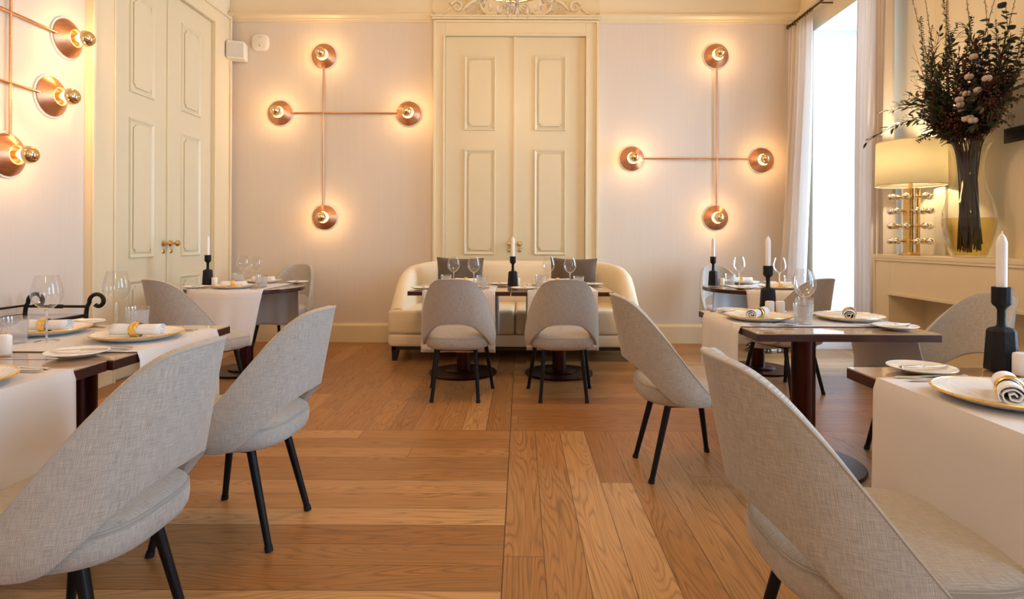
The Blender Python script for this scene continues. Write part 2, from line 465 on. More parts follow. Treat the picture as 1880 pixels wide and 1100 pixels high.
# doors -------------------------------------------------------
def make_door(idx, T, w0, wc, w1, c0, c1, label, step=.05):
    """T(a, out, z) -> world; leaves between w0..wc..w1, casing outer c0..c1"""
    def tb(mb, a0, a1, o0, o1, z0, z1):
        vs = [T(a, o, z) for z in (z0, z1) for o in (o0, o1) for a in (a0, a1)]
        mb.add(vs, [(0, 2, 3, 1), (4, 5, 7, 6), (0, 1, 5, 4), (2, 6, 7, 3), (0, 4, 6, 2), (1, 3, 7, 5)])
    root = bpy.data.objects.new(f'door_{idx}', None); C.objects.link(root); root['kind'] = 'structure'; root['label'] = label
    zt = 3.43
    # casing with stepped profile
    b = MB()
    for a0, a1, s in ((c0, w0, 1), (w1, c1, -1)):
        wd = a1 - a0
        tb(b, a0, a1, -.01, .045, 0, zt + .17)
        e0, e1 = (a0, a0 + .028) if s > 0 else (a1 - .028, a1)
        tb(b, e0, e1, .045, .066, 0, zt + .17)
        e0, e1 = (a1 - .022, a1) if s > 0 else (a0, a0 + .022)
        tb(b, e0, e1, .045, .055, 0, zt + .02)
    tb(b, w0, w1, -.01, .045, zt, zt + .17)
    tb(b, c0 + .028, c1 - .028, .045, .066, zt + .145, zt + .17)
    tb(b, w0, w1, .045, .055, zt, zt + .022)
    b.build('door_casing', 'cream_paint', root, smooth=0, bevel=.004)
    for a0, a1, hs in ((w0, wc, 1), (wc, w1, -1)):
        leaf = MB(); tb(leaf, a0 + .003, a1 - .003, -.01, .012, .01, zt - .003)
        lf = leaf.build('door_leaf', 'door_paint', root, smooth=0, bevel=.003)
        wd = a1 - a0
        for z0, z1 in ((.27, .80), (.985, 2.165), (2.375, 3.218)):
            p0, p1 = a0 + wd * .275, a1 - wd * .275
            b = MB()
            # raised frame moulding (sloped) + raised field with notched corners
            def ring(q0, q1, oo0, oo1):
                A = [(p0 + q0, z0 + q0), (p1 - q0, z0 + q0), (p1 - q0, z1 - q0), (p0 + q0, z1 - q0)]
                B = [(p0 + q1, z0 + q1), (p1 - q1, z0 + q1), (p1 - q1, z1 - q1), (p0 + q1, z1 - q1)]
                vs = [T(a, oo0, z) for a, z in A] + [T(a, oo1, z) for a, z in B]
                b.add(vs, [(i, (i + 1) % 4, 4 + (i + 1) % 4, 4 + i) for i in range(4)])
            ring(0, .004, .012, .026); ring(.004, .012, .026, .026); ring(.012, .034, .026, .013); ring(.034, .044, .013, .016)
            # notched field
            q = .05; n = .028
            x0, x1, y0, y1 = p0 + q, p1 - q, z0 + q, z1 - q
            poly = [(x0 + n, y0), (x1 - n, y0), (x1 - n, y0 + n * .4), (x1 - n * .4, y0 + n), (x1, y0 + n), (x1, y1 - n), (x1 - n * .4, y1 - n), (x1 - n, y1 - n * .4), (x1 - n, y1), (x0 + n, y1), (x0 + n, y1 - n * .4), (x0 + n * .4, y1 - n), (x0, y1 - n), (x0, y0 + n), (x0 + n * .4, y0 + n), (x0 + n, y0 + n * .4)]
            b.prism(poly, .008, .024, lambda a, z, o: T(a, o, z))
            fi = b.build('panel', 'door_paint', lf, smooth=0, bevel=.0015)
        ax = (a1 - .058) if hs > 0 else (a0 + .058)
        kb = MB()
        base = [(.026, .012), (.026, .018), (.012, .022), (.009, .03), (.009, .05), (.016, .056), (.027, .068), (.029, .078), (.022, .090), (.001, .094)]
        kb.lathe([(r, o) for r, o in base], 20)
        kb.v = [T(ax + x, z, 1.108 + y) for x, y, z in kb.v]
        kb.build('door_knob', 'brass', lf)
        kb = MB(); kb.lathe([(.023, .012), (.023, .016), (.018, .019), (.001, .019)], 20)
        kb.v = [T(ax + x, z, 1.036 + y) for x, y, z in kb.v]
        kb.build('keyhole_plate', 'brass', lf)
        kb = MB(); tb(kb, ax - .0025, ax + .0025, .0185, .0197, 1.027, 1.045); kb.build('keyhole', 'dark_gap', lf, smooth=0)
    # covering strip between the leaves
    b = MB(); tb(b, wc - .018, wc + .012, .012, .026, .01, zt - .003); b.build('meeting_strip', 'door_paint', root, smooth=0, bevel=.003)
    return root
TB = lambda a, o, z: (a, YB - o, z)
TL = lambda a, o, z: (XL + o, a, z)
bx = lambda px: pt(px, 300, YB)[0]
make_door(1, TB, bx(817), bx(945), bx(1074), bx(796), bx(1098), 'tall cream double door behind the sofa')
make_door(2, TL, 4.68, 5.42, 6.18, 4.41, 6.52, 'tall cream double door in the left wall')
# overdoor moulding and stucco relief
b = MB().box(-1.0, .89, YB - .075, YB, 3.605, 3.63).box(-1.01, .90, YB - .09, YB, 3.63, 3.65)
structure(b.build('trim_4', 'cream_paint', smooth=0, bevel=.004))
def spiral(cx, cz, r0, r1, a0, turns, y, n=30):
    return [(cx + (r0 + (r1 - r0) * i / n) * cos(a0 + turns * 2 * PI * i / n), y, cz + (r0 + (r1 - r0) * i / n) * sin(a0 + turns * 2 * PI * i / n)) for i in range(n + 1)]
orn = thing('stucco_ornament', 'cream stucco scrollwork relief above the centre double door', 'wall ornament', (-.07, YB - .02, 3.65))
def ob(mb, name, mat='cream_paint', sm=40):
    ox = orn.location
    mb.v = [(x - ox[0], y - ox[1], z - ox[2]) for x, y, z in mb.v]
    return mb.build(name, mat, orn, smooth=sm)
ob(MB().box(-1.0, .87, YB - .012, YB, 3.652, 4.1), 'backing_panel', sm=0)
for a0, a1 in ((-.62, -.43), (.29, .50)): ob(MB().box(a0, a1, YB - .016, YB - .011, 3.655, 3.83), 'lattice_ground', 'lattice_brown', 0)
for x0, x1 in ((-.62, -.43), (.29, .50)):
    lat = MB()
    d = .028
    for s in (1, -1):
        k = -8
        while k < 18:
            pts = []
            for z in (3.655, 3.83):
                xx = x0 + k * d + s * (z - 3.655)
                pts.append((xx, z))
            (xa, za), (xb, zb) = pts
            if min(xa, xb) > x0 - .16 and max(xa, xb) < x1 + .16:
                lo, hi = x0, x1
                def clip(xa, za, xb, zb):
                    t0, t1 = 0, 1
                    dx = xb - xa
                    for bnd, sg in ((lo, 1), (hi, -1)):
                        fa, fb = sg * (xa - bnd), sg * (xb - bnd)
                        if fa < 0 and fb < 0: return None
                        if fa < 0: t0 = max(t0, fa / (fa - fb))
                        if fb < 0: t1 = min(t1, fa / (fa - fb))
                    return None if t1 <= t0 + .02 else ((xa + dx * t0, za + (zb - za) * t0), (xa + dx * t1, za + (zb - za) * t1))
                q = clip(xa, za, xb, zb)
                if q: lat.tube([(q[0][0], YB - .018, q[0][1]), (q[1][0], YB - .018, q[1][1])], .0068, 4)
            k += 1
    ob(lat, 'lattice')
for s in (1, -1):
    cx = -.065
    sc = MB()
    sc.tube(spiral(cx + s * .66, 3.76, .012, .075, PI / 2 if s > 0 else PI / 2, s * -1.2, YB - .022), [.010 + .010 * i / 30 for i in range(31)], 8)
    sc.tube([(cx + s * (.66 + .075 - .0), YB - .02, 3.75), (cx + s * .80, YB - .02, 3.69), (cx + s * .88, YB - .02, 3.672), (cx + s * .93, YB - .02, 3.70)], [.018, .014, .012, .004], 8)
    sc.tube([(cx + s * .60, YB - .022, 3.72), (cx + s * .52, YB - .024, 3.80), (cx + s * .42, YB - .024, 3.86), (cx + s * .30, YB - .022, 3.92)], [.010, .02, .022, .016], 8)
    ob(sc, 'scroll')
    sc = MB()
    sc.tube([(cx + s * (.27 + .13 * cos(a)), YB - .024, 3.80 + .12 * sin(a)) for a in [PI * (1.02 + .96 * i / 18) for i in range(19)]], [.008 + .020 * sin(PI * i / 18) for i in range(19)], 8)
    sc.tube(spiral(cx + s * .37, 3.86, .01, .05, 0, s * 1.1, YB - .024), .012, 8)
    ob(sc, 'scroll')
    sc = MB()
    for i in range(5):
        a = PI * (.15 + .17 * i)
        sc.tube([(cx + s * (.14), YB - .02, 3.672), (cx + s * (.14 + .05 * cos(a) * s), YB - .03, 3.672 + .05 * sin(a))], [.006, .012], 6)
    ob(sc, 'leaf_spray')
sh = MB()
for i in range(11):
    a = PI + PI * i / 10
    sh.tube([(-.065, YB - .02, 3.80), (-.065 + .06 * cos(a), YB - .035, 3.80 + .07 * sin(a)), (-.065 + .115 * cos(a), YB - .022, 3.80 + .12 * sin(a))], [.008, .018, .012], 6)
sh.blob((-.065, YB - .05, 3.645), .055, .03, .022)
ob(sh, 'shell_motif')

# windows -------------------------------------------------------
for i, (y0, y1) in enumerate(OPEN):
    w = bpy.data.objects.new(f'window_{i+1}', None); C.objects.link(w); w['kind'] = 'structure'
    b = MB()
    xw = XR + .60
    for a0, a1 in ((y0, y0 + .06), (y1 - .06, y1), ((y0 + y1) / 2 - .04, (y0 + y1) / 2 + .04)): b.box(xw, xw + .06, a0, a1, 0, 3.40)
    for z in (0, 2.5, 3.34): b.box(xw, xw + .06, y0, y1, z, z + (.25 if z == 0 else .06))
    b.build('window_frame', 'white_paint', w, smooth=0, bevel=.004)
    MB().box(xw + .025, xw + .03, y0 + .05, y1 - .05, .2, 3.36).build('pane', 'clear_glass', w, smooth=0)
    b = MB().box(XR + .002, xw, y1 - .012, y1 - .0005, 0, 3.40).box(XR + .002, xw, y0 + .0005, y0 + .012, 0, 3.40).box(XR + .002, xw, y0 + .012, y1 - .012, 3.396, 3.409)
    b.build('reveal_lining', 'white_paint', w, smooth=0)
# pilaster strip beside the near curtain
structure(MB().box(XR - .02, XR, 4.30, 4.42, 0, 3.585).build('trim_5', 'cream_paint', smooth=0, bevel=.004))

# ---------------------------------------------------------------- chairs
def smooth_tab(xs, ys, x, w=5.0):
    g = np.arange(-60, 190, 1.0)
    y = np.interp(np.abs(g), xs, ys)
    k = np.exp(-.5 * (np.arange(-20, 21) / w) ** 2); k /= k.sum()
    y = np.convolve(np.pad(y, 20, 'edge'), k, 'valid')
    return float(np.interp(x, g, y))
def shell_pt(phi, z):
    a = math.radians(abs(phi)); s = 1 if phi >= 0 else -1
    hw, rb = .262, .262
    if a <= PI / 2: x, y = hw * sin(a) ** .92, -rb * max(0, cos(a)) ** .92
    else: x, y = hw - .012 * (a - PI / 2), (a - PI / 2) * .262
    k = (z - .42) / .46
    y -= .095 * k * (.45 + .55 * max(0, cos(a))) + .012 * (1 - k) * 0
    x *= 1 - .17 * k
    x *= 1 - .075 * max(0, (.455 - z) / .07) ** 2
    return (s * x, y, z)
def zt_(p): return smooth_tab([0, 14, 26, 36, 46, 56, 66, 76, 86, 97, 110], [.884, .882, .876, .860, .826, .770, .700, .620, .535, .445, .430], abs(p), 4)
def zl_(p): return smooth_tab([0, 14, 28, 42, 54, 66, 76, 118], [.570, .566, .545, .50, .445, .395, .386, .386], abs(p), 3)
def make_chair():
    t = thing('dining_chair', '', 'chair')
    # seat
    def outline(a, sc):
        ca, sa = cos(a), sin(a)
        n = 3.3
        x = abs(ca) ** (2 / n) * (1 if ca >= 0 else -1) * .243; y = abs(sa) ** (2 / n) * (1 if sa >= 0 else -1) * .25
        x *= 1 + .05 * y / .25
        y *= 1.06
        return x * sc, y * sc + .027
    prof = [(.02, .366), (.55, .366), (.86, .370), (.955, .382), (.99, .400), (1.0, .425), (.995, .446), (.975, .460), (.93, .470), (.80, .479), (.5, .485), (.02, .487)]
    pts, uvs = [], []
    for i in range(49):
        a = 2 * PI * i / 48
        for sc, z in prof:
            x, y = outline(a, sc); pts.append((x, y, z)); uvs.append((x, y + z) if z > .455 else (a * .25, z))
    MB().grid(pts, 49, len(prof), False, uvs).build('seat', 'chair_fabric', t, smooth=60)
    MB().tube([(*outline(2 * PI * i / 48, .985), .455) for i in range(49)], .0022, 5).build('seat_piping', 'piping_fabric', t)
    # back shell
    NP, NV = 61, 11
    phis = [-99 + 198 * i / (NP - 1) for i in range(NP)]
    pts, uvs = [], []
    u = 0; last = None
    for p in phis:
        q = Vector(shell_pt(p, .6)); u += (q - last).length if last else 0; last = q
        zl, zt = zl_(p), zt_(p)
        for j in range(NV):
            z = zl + (zt - zl) * j / (NV - 1); pts.append(shell_pt(p, z)); uvs.append((u, z))
    o = MB().grid(pts, NP, NV, False, uvs).build('backrest', 'chair_fabric', t, smooth=60)
    solid(o, .030); bv = o.modifiers.new('bevel', 'BEVEL'); bv.width = .009; bv.segments = 3; bv.limit_method = 'ANGLE'; bv.angle_limit = math.radians(50)
    # piping along the upper edge, on the outside
    path = []
    for p in phis:
        q = Vector(shell_pt(p, zt_(p))); c = Vector((0, 0, q.z)); d = (q - c); d.y += 0; d.normalize(); path.append(q + d * .0125 + Vector((0, 0, -.003)))
    MB().tube(path, .0050, 6).build('piping', 'piping_fabric', t)
    path = []
    for p in phis[8:-8]:
        q = Vector(shell_pt(p, zl_(p))); d = Vector((q.x, q.y, 0)).normalized(); path.append(q + d * .0125 + Vector((0, 0, .003)))
    MB().tube(path, .0022, 5).build('piping', 'piping_fabric', t)
    b = MB().box(-.15, .15, -.13, .15, .352, .368); b.build('under_frame', 'black_metal', t, smooth=0, bevel=.004)
    for x0, y0, x1, y1 in ((.135, -.115, .166, -.205), (-.135, -.115, -.166, -.205), (.185, .14, .238, .205), (-.185, .14, -.238, .205)):
        k = .016 / .38
        l = MB().tube([(x0, y0, .37), (x1 - (x1 - x0) * k, y1 - (y1 - y0) * k, .016)], [.0165, .0125], 14).build('leg', 'black_metal', t)
        MB().tube([(x1 - (x1 - x0) * .05, y1 - (y1 - y0) * .05, .020), (x1, y1, 0)], [.0145, .0150], 14).build('foot_cap', 'matte_black', l)
    return t
chair = Proto(make_chair)
G = 'grey woven dining chairs'
RZ = lambda deg: math.radians(deg)
chair((-.455, 4.36, 0), RZ(-1.5), 'grey woven chair seen from behind, pushed to the left centre table before the sofa', G)
chair((.305, 4.36, 0), RZ(1), 'grey woven chair seen from behind, pushed to the right centre table before the sofa', G)
chair((.822, 2.96, 0), RZ(-90 + 2), 'beige woven chair facing right at the aisle side of the right middle table', G)
chair((.815, 1.405, 0), RZ(-90 - 1), 'big beige woven chair in the right foreground, cut by the bottom edge', G)
chair((2.04, 4.53, 0), RZ(25), 'tan-backed woven chair between the right middle table and the right round table', G)
chair((2.13, 6.03, 0), RZ(180 + 8), 'pale chair behind the right round table, against the back wall', G)
chair((-2.40, 5.98, 0), RZ(180 - 8), 'beige chair behind the left round table, against the back wall', G)
chair((-2.25, 4.14, 0), RZ(-28), 'grey woven chair with its back to us before the left round table', G)
chair((-1.115, 2.347, 0), RZ(90 - 4), 'grey woven chair facing left at the farther left square table, legs in the aisle', G)
chair((-1.175, 1.56, 0), RZ(90 - 1), 'biggest grey woven chair, in the left foreground, cut by the frame', G)
chair((2.135, 3.03, 0), RZ(90 + 2), 'beige chair facing left between right middle table and cream cabinet', G)

# ---------------------------------------------------------------- tables
ZT = .74
def make_table(shape, w=.82, d=.82, name='dining_table', dark=True):
    t = thing(name, '', 'table')
    if shape == 'square':
        b = MB().box(-w / 2, w / 2, -d / 2, d / 2, ZT - .036, ZT - .004); o = b.build('table_edge', 'dark_wood', t, smooth=0, bevel=.002)
        MB().box(-w / 2 + .001, w / 2 - .001, -d / 2 + .001, d / 2 - .001, ZT - .004, ZT).build('tabletop', 'lacquered_top', t, smooth=0)
    else:
        r = w / 2
        MB().lathe([(.001, ZT - .036), (r - .004, ZT - .036), (r, ZT - .032), (r, ZT - .004), (.001, ZT - .004)], 64).build('table_edge', 'dark_wood', t)
        MB().lathe([(.001, ZT - .004), (r - .001, ZT - .004), (r - .002, ZT), (.001, ZT)], 64).build('tabletop', 'lacquered_top', t)
    MB().lathe([(.058, .03), (.058, ZT - .05), (.11, ZT - .048), (.11, ZT - .036)], 32).build('column', 'dark_copper', t)
    MB().lathe([(.001, 0), (.29, 0), (.292, .012), (.286, .018), (.15, .020), (.001, .020)], 56).build('base', 'dark_copper', t)
    MB().lathe([(.145, .020), (.145, .030), (.135, .036), (.058, .037)], 40).build('base_collar', 'dark_copper', t)
    return t
sq = Proto(lambda: make_table('square', .82, .80, 'square_table'))
sqd = Proto(lambda: make_table('square', .82, .86, 'square_table'))
rd = Proto(lambda: make_table('round', .96, .96, 'round_table'))
GT = 'square restaurant tables'
YC = 5.09
sq((-.492, YC, 0), 0, 'square pedestal table in front of the sofa, left of the two', GT)
sq((.335, YC - .008, 0), 0, 'square pedestal table in front of the sofa, right of the two', GT)
sqd((1.460, 3.035, 0), 0, 'square dark-edged pedestal table on the right, the farther of the two by the cabinet', GT)
sqd((1.475, 1.49, 0), 0, 'square dark-edged table in the right foreground under a white cloth', GT)
sq((-1.785, 2.388, 0), 0, 'square table on the left, the farther of the two pushed together', GT)
sq((-1.800, 1.580, 0), 0, 'square table in the left foreground, nearest the camera', GT)
rd((-2.385, 5.12, 0), 0, 'round pedestal table by the left double door', 'round restaurant tables')
rd((2.13, 5.27, 0), 0, 'round pedestal table by the curtained window', 'round restaurant tables')

def runner(cx, cy, ang, width, label, half=None, R_=None, drops=(.46, .46), seed=0, flare=.10, wav=.02, off=0, spread=.02, taper=0):
    """cloth laid over a table, running along local y"""
    rr = random.Random(seed)
    nu = 29; ph = [rr.uniform(0, 6) for _ in range(4)]
    pts = []; nt = 0
    for i in range(nu):
        u = -width / 2 + width * i / (nu - 1)
        e = half if half else math.sqrt(max(1e-4, R_ * R_ - (u + off) ** 2))
        rows = []
        ND = 13
        for sgn, drop, first in ((-1, drops[0], True), (1, drops[1], False)):
            col_ = []
            for k in range(ND + 1):
                d = drop * k / ND
                br = .010
                if d < br * 1.57: t = e + br * sin(d / br) + .001; z = ZT + .004 - br * (1 - cos(d / br))
                else: t = e + br + .001; z = ZT + .004 - br - (d - br * 1.57)
                q = d / drop
                wv = wav * q * (sin(u * 26 + ph[0] + sgn) + .6 * sin(u * 47 + ph[1] * sgn))
                fl = (flare if isinstance(flare, (int, float)) else flare[0 if first else 1]) * q * d * .6 + (wv + wav * 1.6 * q)
                if half: ux, tt = u * (1 + (.02 if sgn < 0 else spread) * q), t + fl
                else:
                    nrm = Vector((u + off, e)).normalized(); ux, tt = u * (1 + (taper if sgn < 0 else 0) * q) + nrm.x * fl, t + nrm.y * fl + (.05 * q if sgn < 0 else 0)
                if half and q < .001: pass
                col_.append((ux, sgn * tt, z))
            rows.append(col_)
        neg = rows[0][::-1]; pos = rows[1]
        line = neg
        a, b_ = neg[-1], pos[0]
        for k in range(1, 12):
            f = k / 12; line = line + [(a[0], a[1] + (b_[1] - a[1]) * f, ZT + .004 + .0006 * sin(9 * u + 5 * f + seed))]
        line = line + pos
        nt = len(line); pts += line
    b = MB().grid(pts, nu, nt)
    o = b.build('table_runner', 'linen', None, smooth=70)
    solid(o, .0016, 0)
    o.location = (cx, cy, 0); o.rotation_euler = (0, 0, ang)
    return tag(o, label, 'tablecloth', 'white table runners')
runner(-.492, YC, 0, .58, 'white cloth runner hanging over the left centre table', half=.40, drops=(.49, .49), seed=1, flare=.05, wav=.006)
runner(.335, YC - .008, 0, .56, 'white cloth runner hanging over the right centre table', half=.40, drops=(.47, .47), seed=2, flare=.05, wav=.006)
runner(1.46, 3.075, -PI / 2, .55, 'white cloth runner across the right middle table, folds flaring on its right', half=.41, drops=(.44, .44), seed=3, flare=(.0, .40), wav=.006, spread=.30)
runner(1.475, 1.475, -PI / 2, .56, 'large white cloth over the right foreground table edge', half=.41, drops=(.50, .44), seed=4, flare=(0, .1), wav=.004)
runner(-1.785, 2.385, -PI / 2, .55, 'white cloth runner on the farther left square table', half=.41, drops=(.44, .46), seed=5, flare=(.08, 0), wav=.004)
runner(-1.80, 1.545, -PI / 2, .56, 'white cloth runner over the left foreground table edge', half=.41, drops=(.44, .47), seed=6, flare=(.08, 0), wav=.004)
runner(-2.385, 5.12, 0, .62, 'white cloth runner draped in folds over the left round table', R_=.48, drops=(.44, .42), seed=7, flare=(.12, 0), wav=.010, taper=-.28)
runner(2.13, 5.27, 0, .53, 'white cloth runner draped over the right round table', R_=.48, drops=(.46, .42), seed=8, flare=(.12, 0), wav=.010, taper=-.12)

# ---------------------------------------------------------------- tableware
def make_plate():
    t = thing('charger_plate', '', 'plate', group='gold-rimmed charger plates')
    MB().lathe([(.001, .001), (.105, .001), (.120, .005), (.158, .019), (.166, .024), (.163, .0265), (.156, .0235), (.122, .0105), (.105, .0075), (.001, .0072)], 56).build('dish', 'hammered_porcelain', t)
    MB().tube([(.1655 * cos(2 * PI * i / 56), .1655 * sin(2 * PI * i / 56), .0255) for i in range(57)], .0034, 6).build('gold_rim', 'gold', t)
    return t
plate = Proto(make_plate)
def make_bread():
    b = MB().lathe([(.001, .001), (.058, .001), (.064, .004), (.088, .011), (.096, .015), (.095, .0175), (.086, .014), (.064, .0075), (.001, .006)], 44)
    return tag(b.build('bread_plate', 'porcelain'), '', 'plate', 'small white bread plates')
bread = Proto(make_bread)
def strip(mb, path, widths, th):
    """flat bar along local y: path [(y,z)], widths, thickness"""
    vs = []
    n = len(path)
    for (y, z), w in zip(path, widths):
        vs += [(-w / 2, y, z - th / 2), (w / 2, y, z - th / 2), (w / 2, y, z + th / 2), (-w / 2, y, z + th / 2)]
    fs = [(0, 1, 2, 3), (4 * n - 1, 4 * n - 2, 4 * n - 3, 4 * n - 4)]
    for i in range(n - 1):
        for k in range(4):
            a, b = 4 * i + k, 4 * i + (k + 1) % 4
            fs.append((a, a + 4, b + 4, b)[::-1])
    mb.add(vs, fs)
def cut(mb, name, cat): return tag(mb.build(name, 'silver', None, smooth=50, bevel=.0007), '', cat)
def make_fork():
    b = MB(); strip(b, [(-.105, .003), (-.10, .004), (-.06, .005), (-.02, .008), (.02, .010), (.032, .008), (.045, .006)], [.010, .013, .011, .006, .006, .014, .022], .003)
    for k in range(4):
        x = -.0085 + .00567 * k
        b.tube([(x, .044, .006), (x, .07, .006), (x, .100, .013)], [.0016, .0015, .0009], 5)
    return cut(b, 'dinner_fork', 'fork')
def make_knife():
    b = MB(); strip(b, [(-.115, .005), (-.11, .005), (-.06, .005), (-.015, .005), (-.005, .005)], [.012, .016, .014, .012, .008], .009)
    strip(b, [(-.006, .005), (.03, .005), (.09, .005), (.115, .005), (.122, .005)], [.010, .018, .019, .012, .003], .0022)
    return cut(b, 'dinner_knife', 'knife')
def make_spoon():
    b = MB(); strip(b, [(-.105, .003), (-.10, .004), (-.06, .005), (-.02, .008), (.03, .011), (.046, .006)], [.010, .013, .011, .006, .005, .008], .003)
    pts = []
    for i in range(17):
        a = 2 * PI * i / 16
        for r in (0.02, .4, .75, 1.0):
            pts.append((.020 * r * cos(a), .072 + .030 * r * sin(a), .0022 + .008 * r * r))
    b.grid(pts, 17, 4)
    o = cut(b, 'soup_spoon', 'spoon'); solid(o, .0012, 0); return o
def make_butter():
    b = MB(); strip(b, [(-.085, .004), (-.08, .004), (-.02, .004), (-.005, .004)], [.010, .013, .010, .007], .007)
    strip(b, [(-.006, .004), (.02, .004), (.07, .004), (.088, .004)], [.008, .015, .016, .004], .002)
    return cut(b, 'butter_knife', 'knife')
fork, knife, spoon, butter = Proto(make_fork), Proto(make_knife), Proto(make_spoon), Proto(make_butter)
def make_napkin():
    # spiral roll along local y
    pts = []; n = 64; ny = 9
    for i in range(n + 1):
        f = i / n; a = 2 * PI * 2.6 * f
        r = .004 + .021 * f + .0012 * sin(5 * a) * (1 - f)
        for j in range(ny):
            y = -.1 + .2 * j / (ny - 1); q = 1 + .16 * abs(y) / .1
            pts.append((r * q * cos(a) * 1.06 + .002 * sin(7 * f + 3 * y), y + .004 * (f - .5), r * q * sin(a) * .92 + .0265))
    o = MB().grid(pts, n + 1, ny).build('rolled_napkin', 'napkin_linen', None, smooth=80)
    solid(o, .0034, 0)
    return tag(o, '', 'napkin', 'rolled white napkins')
napkin = Proto(make_napkin)
def make_ring():
    b = MB().lathe([(.0285, -.016), (.031, -.013), (.0335, 0), (.031, .013), (.0285, .016), (.027, .012), (.027, -.012), (.0285, -.016)], 32, (0, 0, .0265), 'Y')
    return tag(b.build('napkin_ring', 'gold'), '', 'napkin ring', 'gold napkin rings')
ring = Proto(make_ring)
def make_wine():
    t = thing('wine_glass', '', 'glass', group='clear wine glasses')
    MB().lathe([(.004, .122), (.020, .129), (.040, .148), (.052, .172), (.0535, .190), (.050, .215), (.043, .240), (.0375, .258)], 32).build('bowl', 'clear_glass', t, smooth=80)
    MB().tube([(.0373 * cos(2 * PI * i / 32), .0373 * sin(2 * PI * i / 32), .258) for i in range(33)], .0007, 4).build('rim', 'clear_glass', t)
    MB().lathe([(.0055, .004), (.0042, .012), (.0036, .05), (.0038, .10), (.0052, .117), (.009, .124), (.001, .128)], 14).build('stem', 'crystal', t)
    MB().lathe([(.001, .0), (.040, .0), (.041, .0012), (.02, .0028), (.008, .0048), (.001, .0055)], 32).build('foot', 'clear_glass', t)
    return t
wine = Proto(make_wine)
def make_tumbler():
    t = thing('tumbler', '', 'glass', group='cut glass tumblers')
    MB().lathe([(.034, 0), (.0395, .003), (.0435, .05), (.046, .088)], 40, uvscale=1).build('wall', 'cut_glass', t, smooth=60)
    MB().lathe([(.046, .088), (.0475, .100), (.0462, .1005), (.044, .088), (.040, .014)], 40).build('lip', 'clear_glass', t, smooth=60)
    MB().lathe([(.001, .0), (.034, .0), (.037, .008), (.001, .012)], 32).build('glass_base', 'clear_glass', t)
    return t
tumbler = Proto(make_tumbler)
def make_shaker():
    b = MB().lathe([(.001, 0), (.0235, 0), (.0255, .003), (.0255, .060), (.0235, .066), (.016, .0685), (.001, .069)], 32, (0, 0, 0), 'Z', 1.0, .78)
    t = thing('salt_shaker', '', 'shaker', group='white salt and pepper shakers')
    b.build('body', 'ceramic_matte', t)
    h = MB()
    for k in range(5):
        a = 2 * PI * k / 5; h.cyl((.007 * cos(a), .007 * sin(a), .0685), (.007 * cos(a), .007 * sin(a), .0694), .0011, n=6)
    h.build('pour_holes', 'dark_gap', t)
    return t
shaker = Proto(make_shaker)
def make_holder():
    t = thing('candle_holder', '', 'candle holder', group='black octagonal candle holders')
    n = 8
    MB().lathe([(.001, 0), (.0465, 0), (.047, .004), (.0395, .124), (.034, .131), (.016, .137)], n).build('base', 'matte_black', t, smooth=20, bevel=.0015)
    MB().lathe([(.018, .133), (.0125, .142), (.0115, .160), (.0115, .190), (.016, .200)], 16).build('neck', 'matte_black', t)
    MB().lathe([(.012, .195), (.024, .206), (.0265, .212), (.0265, .262), (.0245, .2625), (.0165, .2625), (.0165, .245), (.001, .245)], 12).build('cup', 'matte_black', t, smooth=25)
    return t
holder = Proto(make_holder)
def make_candle():
    t = thing('taper_candle', '', 'candle', group='white taper candles')
    MB().lathe([(.001, .246), (.0140, .246), (.0150, .40), (.0146, .405), (.0105, .420), (.005, .428), (.0035, .431), (.001, .431)], 20).build('wax_body', 'wax', t)
    MB().cyl((0, 0, .429), (.0008, 0, .439), .0014, .0016, 6).build('wick', 'wax', t)
    return t
candle = Proto(make_candle)

ZR = ZT + .0052
def setting(ex, ey, deg, place, nap=0, items=None, bread_at=(-.318, .165), glass_at=(.09, .37), tumb_at=(.16, .33), onrunner=True, ring_dx=0, fx=(-.200, -.228)):
    a = RZ(deg - 90)   # deg: direction the diner faces; local y = forward
    def w(x, y, z=ZR):
        return (ex + x * cos(a) - y * sin(a), ey + x * sin(a) + y * cos(a), z)
    allk = ['plate', 'napkin', 'fork', 'knife', 'bread', 'glass', 'tumbler']
    it = items or allk
    if 'plate' in it: plate(w(0, .175), a + R.uniform(-.5, .5), f'gold-rimmed charger plate {place}')
    if 'napkin' in it:
        na = a + RZ(nap)
        napkin(w(0, .175, ZR + .008), na, f'rolled white napkin on the plate {place}')
        p = w(0, .175, ZR + .008); ring((p[0] - sin(na) * ring_dx, p[1] + cos(na) * ring_dx, p[2]), na, f'gold napkin ring around the napkin {place}')
    if 'fork' in it:
        fork(w(fx[0], .165), a + RZ(1), f'inner silver fork left of the plate {place}', 'silver forks'); fork(w(fx[1], .150), a + RZ(-3), f'outer silver fork left of the plate {place}', 'silver forks')
    if 'knife' in it:
        knife(w(.190, .170), a, f'silver knife right of the plate {place}', 'silver knives'); spoon(w(.222, .165), a + RZ(2), f'silver spoon right of the plate {place}', 'silver spoons')
    if 'bread' in it:
        bz = ZR if onrunner else ZT + .0008
        bread(w(*bread_at, ZR - .001), a, f'small white bread plate {place}')
        butter(w(bread_at[0] + .01, bread_at[1], ZR + .0135), a + RZ(12), f'butter knife across the bread plate {place}', 'butter knives')
    if 'glass' in it: wine(w(*glass_at), R.uniform(0, 6), f'clear wine glass {place}')
    if 'tumbler' in it: tumbler(w(*tumb_at), 0, f'cut glass tumbler {place}')
setting(-1.375, 2.388, 180, "at aisle side of the farther left square table", 0, bread_at=(-.350, .16), fx=(-.212, -.244), glass_at=(.24, .43), tumb_at=(.23, .33), ring_dx=.01)
